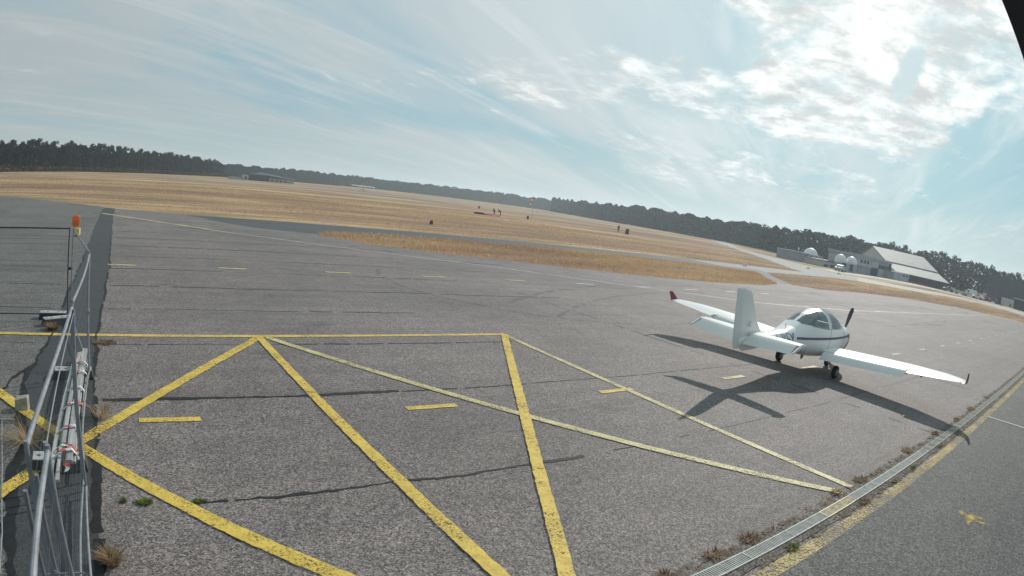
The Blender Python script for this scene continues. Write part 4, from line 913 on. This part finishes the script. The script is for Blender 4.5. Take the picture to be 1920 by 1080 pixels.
# ================================================================== vehicles and bits by the sheds
def wheel(par, x, y, r0=.33, w_=.2):
    M_ = Matrix.Translation((x, y, r0)) @ Matrix.Rotation(R(90), 4, 'X')
    o = MB().lathe([(r0 * .5, -w_ / 2), (r0, -w_ / 2), (r0, w_ / 2), (r0 * .5, w_ / 2)], 16, M_).build('wheel', m_tyre, par, True)
    MB().lathe([(.02, -w_ / 2 - .01), (r0 * .5, -w_ / 2 - .01), (r0 * .5, w_ / 2 + .01), (.02, w_ / 2 + .01)], 12, M_).build('rim', m_dsteel, o, True)
def car(label, x, y, rz, m, van=False, cat='car'):
    t = thing('parked_' + ('van' if van else 'car'), label, cat, (x, y, 0), R(rz)); hh = 2.2 if van else 1.45; L2 = 2.4 if van else 2.1
    prof = [(-L2, .3), (-L2, 1.0), (-L2 + .1, hh - .12), (-L2 + .4, hh), (L2 - 1.5, hh), (L2 - .8, 1.1), (L2 - .1, .85), (L2, .55), (L2, .3)] if van else [(-L2, .3), (-L2, .85), (-L2 + .5, .95), (-L2 + .95, hh - .05), (-.6, hh), (.45, hh - .05), (1.05, .95), (L2 - .15, .80), (L2, .6), (L2, .3)]
    rg = [[Vector((px_, y_ * (1 - .14 * max(0, pz - .95)), pz)) for px_, pz in prof] for y_ in (-.86, .86)]
    MB().loft(rg).build('body', m, t, bevel=.05)
    if van: wallbox('windscreen', L2 - 1.35, L2 - .95, -.74, .74, 1.15, 1.9, m_glass, t); wallbox('side_window', L2 - 2.1, L2 - 1.5, -.83, .83, 1.2, 1.8, m_glass, t)
    else: MB().loft([[Vector((px_, y_, pz)) for px_, pz in ((-1.25, .98), (-.98, 1.34), (.35, 1.34), (.85, .98))] for y_ in (-.83, .83)]).build('side_window', m_glass, t)
    for sx in (-1.3, 1.35):
        for sy in (-.78, .78): wheel(t, sx, sy)
    for sy in (-.6, .6): wallbox('headlight', L2 - .02, L2 + .03, sy - .13, sy + .13, .6, .74, m_dome, t)
    return t
car("small pale car parked in front of the grey panelled wall", 135.0, 62.4, 10, plain('pale_blue_paint', (.40, .44, .46), .35, .5, 0, .05, 2))
m_pearl = plain('white_car_paint', (.70, .70, .70), .3, .5, 0, .04, 2)
car("tall white van behind the right end of the long low white trailer", 199.5, 43.2, 95, m_pearl, True, 'van')
car("white car standing nearest the camera side of the red and white clutter", 193.4, 38.8, 80, m_pearl)
car("dull blue car between the clutter and the pale container", 197.5, 34.0, 80, plain('blue_car_paint', (.09, .11, .22), .35, .5, 0, .05, 2))
car("dark blue car close to the right end of the hangar", 197.0, 50.6, 85, plain('teal_car_paint', (.10, .17, .22), .35, .5, 0, .05, 2))
t = thing('flat_trailer', "long low white trailer standing beside the hangar end", 'trailer', (195, 45.2, 0), R(96))
wallbox('deck', -3.0, 3.0, -.9, .9, .45, 1.05, m_white, t); wallbox('headboard', 2.7, 3.0, -.9, .9, 1.05, 1.5, m_white, t)
for sx in (-1.5, -.6, 1.8): wheel(t, sx, -.8, .28); wheel(t, sx, .8, .28)
t = thing('shipping_container', "pale grey container with a dark opening near the right edge", 'container', (196, 28.4, 0), R(95))
MB().box((0, 0, 1.30), (4.6, 2.3, 2.0)).build('box', m_white, t); wallbox('frame', -2.35, 2.35, -1.2, 1.2, .18, .30, m_dsteel, t); wallbox('opening', -1.4, -.8, 1.12, 1.2, .35, .95, m_dark, t)
for sx in (-1.9, 1.9):
    for k in (-1, 1): MB().box((sx, k * 1.0, .1), (.2, .2, .2)).build('corner_block', m_dsteel, t)
t = thing('digger', "small red digger with a raised arm among white clutter", 'digger', (196.5, 37.4, 0), R(70))
wallbox('cab', -.7, .5, -.55, .55, .9, 2.2, m_white, t); wallbox('engine_cover', -1.6, -.7, -.6, .6, .7, 1.4, m_red, t)
for sy in (-.7, .7): MB().tube([(-1.3, sy, .3), (1.2, sy, .3)], .28, 10).build('track', m_tyre, t, True)
MB().tube([(.5, 0, 1.0), (1.7, 0, 2.3), (2.5, 0, 1.3)], .12, 6).build('arm', m_red, t); wallbox('bucket', 2.3, 2.8, -.3, .3, .9, 1.35, m_dsteel, t)
for k, (x, y, sx, sy, sz, m, lab) in enumerate([(194.6, 39.9, .8, 1.2, 1.0, m_white, "white crate left of the red digger"), (197.6, 39.2, .9, 1.0, 1.7, m_white, "tall white tank behind the red digger"), (194.4, 36.6, .9, 1.0, .7, m_red, "low red crate right of the red digger"), (199, 31.6, 1.6, 1.6, 2.2, m_bark, "brown stack of timber behind the pale container")]):
    t = thing('storage_crate' if k != 3 else 'timber_stack', lab, 'crate' if k != 3 else 'timber', (x, y, 0), R(15 * k))
    for j in range(3): MB().box((0, 0, sz * (j + .5) / 3), (sx, sy, sz / 3 - .04)).build('tier', m, t, bevel=.03)
# far high wing aeroplane
t = thing('far_aeroplane', "distant white high wing aeroplane parked by the runway before the tree line", 'aeroplane', (126.0, 315, 0), R(-106)); t.scale = (1.12,) * 3; t.rotation_euler.y = R(5)
def ring_(x, w_, b_, h_): return [Vector((x, w_ * math.cos(a_), (b_ + h_) / 2 + (h_ - b_) / 2 * math.sin(a_))) for a_ in np.linspace(0, 2 * math.pi, 13)[:-1]]
MB().loft([ring_(3.2, .2, .9, 1.3), ring_(2.9, .5, .7, 1.6), ring_(1.6, .58, .6, 1.75), ring_(.9, .6, .6, 2.15), ring_(-.6, .58, .65, 2.15), ring_(-1.8, .4, .85, 1.8), ring_(-4.6, .08, 1.25, 1.55)]).build('fuselage', m_gel, t, True)
MB().box((.3, 0, 2.28), (1.7, 11, .30)).build('wing', m_gel, t, bevel=.05); MB().box((-4.3, 0, 1.5), (.9, 3.4, .08)).build('tailplane', m_gel, t); MB().hexa([(-4.9, -.05, 1.4), (-3.6, -.05, 1.4), (-3.6, .05, 1.4), (-4.9, .05, 1.4), (-5.0, -.04, 2.8), (-4.5, -.04, 2.8), (-4.5, .04, 2.8), (-5.0, .04, 2.8)]).build('fin', m_gel, t)
MB().hexa([(1.1, -.5, 1.62), (1.55, -.45, 1.6), (1.55, .45, 1.6), (1.1, .5, 1.62), (.95, -.45, 2.12), (1.05, -.45, 2.12), (1.05, .45, 2.12), (.95, .45, 2.12)]).build('windscreen', m_glass, t)
for s_ in (1, -1): MB().tube([(.5, s_ * .55, .75), (.4, s_ * 2.8, 2.15)], .04, 6).build('strut', m_gel, t); wheel(t, .1, s_ * 1.2, .22, .14); MB().tube([(.2, s_ * .5, .8), (.1, s_ * 1.2, .25)], .04, 6).build('landing_leg', m_gel, t)
wheel(t, 2.5, 0, .2, .12); MB().tube([(2.5, 0, .8), (2.5, 0, .2)], .05, 6).build('nose_leg', m_dsteel, t)
MB().box((3.3, 0, 1.1), (.05, .14, 1.9)).build('propeller_blade', m_prop, t)

# ================================================================== people and markers on the field
def person(label, x, y, rz, jt, parent_group, m_cl):
    """one continuous skinned body; JT gives joint positions"""
    t = thing('person', label, 'person', (x, y, 0), R(rz), parent_group)
    names = list(jt); idx = {n_: i for i, n_ in enumerate(names)}
    E_ = [('pelvis', 'waist'), ('waist', 'chest'), ('chest', 'neck'), ('neck', 'headb'), ('headb', 'headt')]
    for s_ in 'LR': E_ += [('chest', 'sh' + s_), ('sh' + s_, 'el' + s_), ('el' + s_, 'wr' + s_), ('wr' + s_, 'hd' + s_), ('pelvis', 'hip' + s_), ('hip' + s_, 'kn' + s_), ('kn' + s_, 'an' + s_), ('an' + s_, 'toe' + s_)]
    rad = dict(pelvis=.135, waist=.12, chest=.15, neck=.055, headb=.085, headt=.09, sh=.065, el=.045, wr=.032, hd=.038, hip=.09, kn=.06, an=.045, toe=.035)
    me = bpy.data.meshes.new('body'); me.from_pydata([jt[n_] for n_ in names], [(idx[a_], idx[b_]) for a_, b_ in E_], []); me.materials.append(m_cl)
    o = bpy.data.objects.new('body', me); C.objects.link(o); o.parent = t
    sk = o.modifiers.new('s', 'SKIN'); sk.use_smooth_shade = True
    for n_ in names:
        r0 = rad.get(n_, rad.get(n_[:-1])); sv = me.skin_vertices[0].data[idx[n_]]; sv.radius = (r0, r0)
    me.skin_vertices[0].data[idx['pelvis']].use_root = True
    o.modifiers.new('d', 'SUBSURF').levels = 1
    hb = Vector(jt['headt']); fc = MB()
    fc.lathe([(.0, -.115), (.06, -.10), (.088, -.03), (.09, .04), (.06, .105), (.0, .12)], 14, Matrix.Translation(hb)); fc.build('head', m_skin, t, True)
    MB().lathe([(.099, -.01), (.10, .05), (.068, .118), (.0, .134)], 14, Matrix.Translation(hb + Vector((-.01, 0, .004)))).build('hair', m_tyre, t, True)
    return t
stand = dict(pelvis=(0, 0, .92), waist=(.10, 0, 1.04), chest=(.26, 0, 1.22), neck=(.40, 0, 1.31), headb=(.46, 0, 1.35), headt=(.53, 0, 1.40))
for s_, k in (('L', 1), ('R', -1)):
    stand.update({'sh' + s_: (.28, .19 * k, 1.22), 'el' + s_: (.42, .24 * k, .98), 'wr' + s_: (.58, .18 * k, .82), 'hd' + s_: (.65, .16 * k, .78), 'hip' + s_: (-.01, .10 * k, .86), 'kn' + s_: (.06, .13 * k, .47), 'an' + s_: (-.02, .14 * k, .08), 'toe' + s_: (.14, .15 * k, .04)})
upright = dict(pelvis=(0, 0, .92), waist=(0, 0, 1.06), chest=(.01, 0, 1.32), neck=(.02, 0, 1.48), headb=(.03, 0, 1.55), headt=(.04, 0, 1.64))
for s_, k in (('L', 1), ('R', -1)):
    upright.update({'sh' + s_: (0, .19 * k, 1.36), 'el' + s_: (-.02, .26 * k, 1.10), 'wr' + s_: (.08, .25 * k, .88), 'hd' + s_: (.10, .24 * k, .80), 'hip' + s_: (0, .10 * k, .86), 'kn' + s_: (.03, .13 * k, .47), 'an' + s_: (-.03 + .05 * k, .14 * k, .08), 'toe' + s_: (.12 + .05 * k, .15 * k, .04)})
m_cl1 = plain('black_clothing', (.025, .025, .03), .85, .2, 0, .1, 6); m_cl2 = plain('dark_blue_clothing', (.035, .045, .09), .85, .2, 0, .1, 6); m_cl3 = plain('brown_clothing', (.09, .06, .05), .85, .2, 0, .1, 6)
pg = 'people on the field'
person("person in black bending forward over the pink fabric on the grass", 77.4, 113.6, 160, stand, pg, m_cl1)
person("person in dark blue bending beside the one in black at the pink fabric", 76.5, 114.6, 200, stand, pg, m_cl2)
person("slim person in dark clothes standing alone on the field far right of the pink fabric", 102.1, 102.5, 220, upright, pg, m_cl3)
def cloth_sheet(name, label, cat, x, y, lx, ly, rz, m, hgt, seed):
    g = np.random.default_rng(seed); n1, n2 = 26, 12; V = []; F = []
    for i in range(n1):
        for j in range(n2):
            e_ = min(i, n1 - 1 - i, j, n2 - 1 - j); V.append(((i / (n1 - 1) - .5) * lx + g.normal(0, .05), (j / (n2 - 1) - .5) * ly + g.normal(0, .05), -.03 + (0 if e_ == 0 else hgt * (.4 + .6 * g.random()))))
    for i in range(n1 - 1):
        for j in range(n2 - 1): F.append((i * n2 + j, (i + 1) * n2 + j, (i + 1) * n2 + j + 1, i * n2 + j + 1))
    o = npmesh(name, V, F, m); o.location = (x, y, 0); o.rotation_euler.z = R(rz); return tag(o, label, cat)
cloth_sheet('parachute_canopy', "pink red parachute fabric spread out on the grass beside two people", 'parachute', 75.0, 113.1, 3.2, 2.2, -10, plain('pink_nylon', (.60, .16, .22), .7, .2, 0, .2, 2), .32, 4)
cloth_sheet('kit_bag', "dark folded fabric bundle at the left end of the pink parachute", 'bag', 72.4, 114.0, 2.0, 1.4, 0, m_cl1, .40, 5)
def marker(label, x, y, w_, h_, m, name='field_marker'):
    t = thing(name, label, 'marker', (x, y, 0), R(-55), 'small markers on the field')
    MB().hexa([(-w_ / 2, -.12, -.03), (w_ / 2, -.12, -.03), (w_ / 2, .12, -.03), (-w_ / 2, .12, -.03), (-w_ / 2.3, -.05, h_), (w_ / 2.3, -.05, h_), (w_ / 2.3, .05, h_), (-w_ / 2.3, .05, h_)]).build('board', m, t, bevel=.01)
    MB().box((0, 0, -.01), (w_ * 1.2, .4, .05)).build('base', m_foot, t)
m_mk = plain('maroon_marker', (.14, .06, .06), .7, .2, 0, .2, 5)
marker("small dark marker nearest the taxiway bend, left of everything else on the field", 31.0, 57.7, .35, .42, m_mk)
marker("small reddish marker behind the pink parachute fabric", 111.2, 175.9, .7, .8, m_red)
marker("low brown marker on the field between the people and the lone standing figure", 87.6, 117.4, .5, .75, m_mk)
marker("stout dark rounded marker just right of the lone standing figure", 101.5, 99.1, .85, 1.15, m_mk)
marker("tiny white marker on the pale taxiway where it meets the short straw", 66, 43.6, .5, .28, m_dome)
marker("left one of two tiny white markers at the taxiway fork", 105.5, 55.5, .7, .3, m_dome)
marker("right one of two tiny white markers at the taxiway fork", 112, 52.0, .7, .3, m_dome)
# windsock
t = thing('windsock', "limp orange and white windsock on a thin mast before the far trees", 'windsock', (83.4, 110.4, 0))
MB().tube([(0, 0, -.03), (0, 0, 5.1)], [.035, .02], 8).build('mast', m_foot, t, True)
pts = [(-.05, .0, 4.95), (-.30, .1, 4.62), (-.50, .16, 4.15), (-.62, .2, 3.75), (-.72, .2, 3.30)]; rr = [.36, .34, .28, .24, .18]
for k in range(4): MB().tube([pts[k], pts[k + 1]], [rr[k], rr[k + 1]], 12, False).build('sock_band', m_orange if k % 2 == 0 else m_dome, t, True)
MB().tube([(.36 * math.cos(a_) - .05, .36 * math.sin(a_), 4.95) for a_ in np.linspace(0, 2 * math.pi, 17)], .02, 6).build('hoop', m_dsteel, t)

# ================================================================== trees
TREES={'L':[(-57.8,205.6,11),(-55.6,212.1,11.2),(-52.1,214.2,10.4),(-50.6,215.8,10.1),(-48.8,219.7,9.9),(-45.9,224.8,10.1),(-45.2,228.1,11.1),(-42.5,232.5,10.3),(-39.4,235.1,11.2),(-37.9,236.5,11.6),(-36.7,241,11.7),(-33.4,244.9,11.3),(-31.3,248.9,11.3),(-30.3,251.8,11.7),(-25.6,255.3,10.6),(-23.7,258.4,10.6),(-23.7,261.6,11.8),(-21,263.6,10.4),(-20,268.2,10.5),(-15.7,272.8,11.4),(-15.3,275.9,11.9),(-12.8,279.9,10.9),(-12.1,281.8,12.1),(-8.7,285.4,10.9),(-7.3,289.3,11.5),(-3.7,291.7,11.7),(-1.4,294.2,10.6),(2.1,299.9,11.4),(3.3,303.8,10.7),(4.1,305.6,9.9),(7.1,309.2,11.1),(10.9,313.1,10.3),(12.7,316.5,9.9),(13.8,320.9,9.9),(15.1,322,11),(18.8,327,10.5),(19.7,331.6,9.6),(22,333.2,10),(24.7,336.3,10.6),(26.1,339.1,9.5),(28.9,344.8,10.5),(31.5,345.9,10.8),(32.3,351.6,10.7),(34.7,354.8,10),(36.7,357.9,10.7),(40.1,360.7,10.3),(41.4,364.9,10.7),(43.9,368.6,9.8),(44.9,369.7,10.4),(48.3,374.5,8.8),(49.5,378.4,9.8),(51.8,381.7,8.6),(53.3,384.6,8.4),(55.6,389,8.1),(-59.6,214.7,10.9),(-57.2,217.3,11.3),(-54.2,220.2,11.1),(-52,224,11.4),(-49.9,228.4,10.6),(-47.2,231.9,10.3),(-46.3,234.1,11.2),(-42.8,238,10.6),(-40.5,241.2,11.1),(-40.1,244.8,11.5),(-38.2,250,10.9),(-35.9,252.8,11.1),(-32.2,255,11.1),(-31.8,260.2,10.7),(-28,262.7,10.7),(-26.2,264.3,11.2),(-23.2,269.2,11.1),(-21.2,273.7,11.4),(-19.8,275.4,10.6),(-19.1,280.2,10.8),(-14.9,283,10.7),(-13.3,286.4,11.9),(-10.6,291.1,12.1),(-8.2,292.7,11.6),(-6.6,296.3,11.2),(-3.1,300.2,11.3),(-4.1,303.8,11.1),(-0.3,306,11.7),(2.9,311.2,10.6),(3.4,314,10.6),(7.3,317.2,10.1),(7.7,320.2,10.9),(9.9,323.6,10.7),(11.6,327.5,10.5),(14.5,329.3,10.7),(16.4,335.9,10.6),(17.4,336.9,10.8),(20.6,341.6,10.4),(22.1,345.1,10.9),(24.3,348.2,11.3),(26.4,351.3,11.6),(29.7,355.8,10.8),(30.8,358,9.9),(33.5,360.6,10.5),(36.6,364.6,11.3),(37.6,369,11.5),(39.2,371.6,10),(44.1,374.8,9.7),(44.2,380.5,9.9),(45.4,381.4,10.8),(48.1,386.4,9.5),(51.2,387.5,8.6),(52.6,391.5,9.7),(54.7,395,10.4),(57.4,397.8,10.3)],'S':[(64.3,429.6,11.2)],'M':[(78.2,458.8,6.2),(84.8,477.8,7.2),(87.4,474.6,6.4),(93.2,489.7,7),(95.8,490.2,7.5),(100.1,493.5,6.3),(104.5,500.3,7.8),(108.3,500.7,7.2),(112.5,504.3,8.5),(119.6,519.6,9.1),(125.7,525.6,9.5),(130.1,524.1,9.5),(137.1,533.3,8.2),(142.7,540.1,8.5),(148.5,550.4,10.2),(154.8,559.3,8.9),(156,551.1,8.2),(164.9,567.5,10),(169.7,566.8,9.8),(176.7,576,9.5),(180.2,573.9,8.4),(189.4,589.2,9.4),(195.2,591,9.2),(202.6,599.5,10.1),(204.1,593,10.7),(213.9,610.2,10.5),(216.9,602.8,10.8),(229,618.6,11.5),(233.4,616.2,12.2),(241.6,625,11.8),(249.6,628.1,12.2),(256.8,633.1,12.3),(265.8,642.4,13.1),(273.6,642.4,10.8),(280.6,645.2,11.9),(283.2,635,11.1),(291,641.6,10.9),(291.6,633.4,12.6),(295.3,630,11.5),(303.3,631.9,11.7),(307.5,628.8,10.6),(311.6,625.2,11.8),(322.6,634.1,10.9),(327.2,632.8,12.6),(329.7,628.4,11.6),(331.6,623.6,10.2),(334.3,619,12.7),(342.6,624.9,12),(342,610.4,12.7),(348.6,613.4,13.5),(353.4,611.4,12.9),(354.4,604.4,11.1),(362,609.1,12.6),(363.6,600.7,12.7),(371.4,605,11.1),(378.8,606.9,13),(379.9,600.6,12.2),(383.5,595.8,11.9),(393.5,600.1,13.1),(397.8,596.2,13.5),(397.4,587,13.8),(408.2,590.2,13.6),(405.7,578,13.4),(413,580.2,12.4),(413.7,572.9,11.8),(418.4,572.6,12.7),(422,568.5,12.1),(432.5,574.3,11.7),(436.9,569.6,11.3),(439.3,564.1,11.3),(449,567.5,11.8),(447,555.6,11.7),(449.7,551.1,13.8),(455.2,549.8,12.4),(457.2,544.6,12.2),(461.5,540.8,14),(469,541.9,12),(477.1,540.9,13.8),(479.2,534.4,13.5),(481.1,529.8,12)],'R':[(474.7,514,12.5),(480.7,515,12.7),(480.5,506.6,13.6),(480.9,500.6,13.1),(474.5,487.5,12.5),(474,479.2,12.7),(467.8,466.1,13.7),(465.6,457.5,14.3),(470.3,456.6,16.5),(465.6,442.3,15.4),(457.2,427.7,12.7),(453.6,418.6,13.5),(436.6,397.1,11.9),(430.5,384.7,13.6),(409.3,359.9,13.9),(393.3,339.5,14.9),(388.2,329.6,12.7),(376.5,314.7,13.4),(359,293.5,12.2),(333.7,266.7,12.2),(324.9,254.2,11.4),(314.2,241.1,11),(307.7,231.7,10.5),(299,220,10.1),(296.1,212.6,11.3),(280.6,196.3,11.6),(271.4,185.2,10.6),(256.7,170.7,12),(248.7,161.5,11.2),(240.9,151,11.2),(220.2,132.7,10.1),(217.4,127.7,11),(209.2,117.3,10),(213.2,114.6,11),(214.9,111.7,10.4),(226.1,113.7,10.9),(217.3,105.2,10.6),(229.7,107.4,10.3),(232.7,103.7,11.4),(236.3,101.6,11.8),(235.3,95.9,9.1),(236.4,93.3,11.8),(248.6,92.8,13.6),(250.4,87.6,13.6),(249.6,83.1,10.1),(253.5,79.4,12.4),(251.8,74,13.3),(249.3,68.5,13.6),(249.5,61.6,13.7),(256.4,58.6,11.9),(260.1,50.9,11.5),(257.6,46.7,13.2),(256.1,39.5,12.5),(266.5,35.1,13.1),(265.9,28.8,14.1)],'T':[(249.2,53.9,13)]}
def crown_pts(kind, g):
    """clump centres and sizes in a unit-height tree"""
    out = []
    if kind == 'pine':
        for i in range(15):
            z = g.uniform(.50, .97); r0 = .17 * math.sin(min(1, (1.04 - z) / .42) * math.pi / 2) ** .7; a_ = g.uniform(0, 6.28); q = r0 * g.uniform(.2, 1); out.append((q * math.cos(a_), q * math.sin(a_), z, g.uniform(.055, .095)))
        for i in range(5): a_ = g.uniform(0, 6.28); out.append((.1 * math.cos(a_), .1 * math.sin(a_), g.uniform(.3, .5), .045))
    elif kind == 'broad':
        for i in range(34):
            z = g.uniform(.10, .93); r0 = .33 * math.sqrt(max(.02, 1 - ((z - .52) / .46) ** 2)); a_ = g.uniform(0, 6.28); q = r0 * g.uniform(.25, 1); out.append((q * math.cos(a_), q * math.sin(a_), z, g.uniform(.07, .125)))
    elif kind == 'umbrella':
        for i in range(14): a_ = g.uniform(0, 6.28); q = .34 * g.random() ** .6; out.append((q * math.cos(a_), q * math.sin(a_), .92 - q * .45 + g.uniform(-.05, .03), g.uniform(.06, .10)))
    else:
        for i in range(12): z = g.uniform(.35, .95); a_ = g.uniform(0, 6.28); q = .22 * g.random() ** .5; out.append((q * math.cos(a_), q * math.sin(a_), z, g.uniform(.05, .08)))
    return out
def tree_proto(kind, seed, nl):
    g = np.random.default_rng(seed); cl = crown_pts(kind, g); V = []; F = []
    for cx_, cy_, cz_, r0 in cl:
        for i in range(nl):
            v = g.normal(0, 1, 3); v /= np.linalg.norm(v); p = np.array((cx_, cy_, cz_)) + v * r0 * g.uniform(.45, 1.05) * np.array((1, 1, .75))
            a_, b_ = g.normal(0, 1, 3), g.normal(0, 1, 3); a_ /= np.linalg.norm(a_); b_ -= a_ * a_.dot(b_); b_ /= np.linalg.norm(b_); s1 = g.uniform(.016, .034)
            k = len(V); V += [p - a_ * s1, p + b_ * s1 * .7, p + a_ * s1, p - b_ * s1 * .7]; F.append((k, k + 1, k + 2, k + 3))
    cm = npmesh('crown', V, F, m_pine if kind in ('pine', 'umbrella') else m_broad)
    tb = MB().tube([(0, 0, -.01), (.006, .004, .35), (-.004, .008, .62), (0, 0, .90)], [.017, .013, .010, .004], 6)
    for cx_, cy_, cz_, r0 in cl[::2]: tb.tube([(0, 0, max(.2, cz_ - .14)), (cx_ * .8, cy_ * .8, cz_)], [.006, .003], 4, False)
    tm = tb.build('trunk', m_bark, None, True)
    cme, tme = cm.data, tm.data; bpy.data.objects.remove(cm); bpy.data.objects.remove(tm); return cme, tme
PR = {'pine': [tree_proto('pine', 30 + k, 34) for k in range(4)], 'broad': [tree_proto('broad', 50 + k, 44) for k in range(4)], 'umbrella': [tree_proto('umbrella', 70, 40)], 'sparse': [tree_proto('sparse', 71, 16)]}
def tree(name, kind, label, x, y, hgt, group=None):
    cme, tme = PR[kind][random.randrange(len(PR[kind]))]
    t = thing(name, label, 'tree', (x, y, -.03), random.uniform(0, 6.28), group); t.scale = (hgt * random.uniform(.85, 1.2),) * 2 + (hgt,)
    for nm, me in (('crown', cme), ('trunk', tme)):
        o = bpy.data.objects.new(nm, me); C.objects.link(o); o.parent = t
for x, y, hgt in TREES['L']: tree('pine_tree', 'pine', "tall dark pine in the dense stand along the left edge of the field", x, y, hgt, 'pines of the left stand')
for x, y, hgt in TREES['S']: tree('umbrella_pine', 'umbrella', "lone spreading pine standing clear at the right end of the left stand", x, y, hgt)
for x, y, hgt in TREES['M']: tree('pine_tree', 'broad', "hazy round topped tree in the far belt across the middle of the horizon", x, y, hgt, 'trees of the far belt')
for x, y, hgt in TREES['R']: tree('woodland_tree', 'broad', "bushy dark tree in the wood behind the domes and the hangar", x, y, hgt, 'trees of the right hand wood')
for x, y, hgt in TREES['T']: tree('thin_tree', 'sparse', "thin see through tree in the gap right of the hangar", x, y, hgt)
# the depth of each wood behind its front trees: nobody could count it
def wood(name, line, depth, hfac, n, m, seed, low=0.0):
    g = np.random.default_rng(seed); L_ = np.array(line, float); V = np.zeros((n, 4, 3)); seg = np.hypot(*np.diff(L_[:, :2], axis=0).T); cum = np.r_[0, seg.cumsum()]
    s_ = g.uniform(0, cum[-1], n); x = np.interp(s_, cum, L_[:, 0]); y = np.interp(s_, cum, L_[:, 1]); h_ = np.interp(s_, cum, L_[:, 2])
    ctl = np.arange(0, cum[-1] + 12, 5.5); cv = g.random(len(ctl)) ** 1.0; bump_ = lambda q: np.interp(q, ctl + g.normal(0, 1, len(ctl)).cumsum() * 0, cv)
    d = np.hypot(x, y); off = 2 + depth * g.random(n) ** 1.3; x2 = x + x / d * off; y2 = y + y / d * off
    z = low * h_ + (hfac - low) * h_ * g.random(n) ** .85 * (.86 + .24 * bump_(s_))
    a_ = g.normal(0, 1, (n, 3)); a_ /= np.linalg.norm(a_, axis=1)[:, None]; b_ = np.cross(a_, g.normal(0, 1, (n, 3))); b_ /= np.linalg.norm(b_, axis=1)[:, None]
    sz = (g.uniform(.35, .75, n) * (.6 + d / 600))[:, None]; c_ = np.c_[x2, y2, z]
    V[:, 0] = c_ - a_ * sz; V[:, 1] = c_ + b_ * sz * .7; V[:, 2] = c_ + a_ * sz; V[:, 3] = c_ - b_ * sz * .7; V[:, :, 2] = np.maximum(V[:, :, 2], -.03)
    return tag(npmesh(name, V.reshape(-1, 3), np.arange(n * 4).reshape(-1, 4), m), kind='stuff')
wood('dense_pine_wood', [(-90, 150, 12), (-48, 226, 11), (-7, 292, 11), (28, 340, 10), (60, 395, 9), (66, 406, 8)], 26, .86, 50000, m_pine, 1)
wood('far_wood', [(74, 470, 10), (150, 570, 12), (278, 664, 13), (400, 640, 14), (520, 510, 15)], 30, .88, 60000, m_broad, 2)
wood('right_hand_wood', [(400, 500, 14), (300, 300, 13), (255, 170, 11.5), (222, 130, 11), (245, 95, 13), (258, 62, 13), (266, 20, 13), (262, -30, 13)], 22, .93, 90000, m_broad, 3)
wood('scrub_belt', [(-80, 165, 2.0), (-44, 221, 1.8), (-4, 284, 1.7), (30, 336, 1.5), (64, 396, 1.5), (100, 460, 1.4), (200, 560, 1.5)], 3, 1.0, 12000, m_scrub, 4)

# ================================================================== hazy summer air
hz = MB().box((0, 0, 20 - .8), (6900, 6900, 41.6)).build('haze', None); tag(hz, kind='stuff')
m = bpy.data.materials.new('haze_volume'); m.use_nodes = True; t_ = m.node_tree; t_.nodes.clear()
pv = t_.nodes.new('ShaderNodeVolumePrincipled'); ou = t_.nodes.new('ShaderNodeOutputMaterial'); t_.links.new(pv.outputs[0], ou.inputs['Volume'])
pv.inputs['Color'].default_value = (.78, .90, 1.0, 1); pv.inputs['Density'].default_value = .00043; pv.inputs['Anisotropy'].default_value = .45
hz.data.materials.append(m)
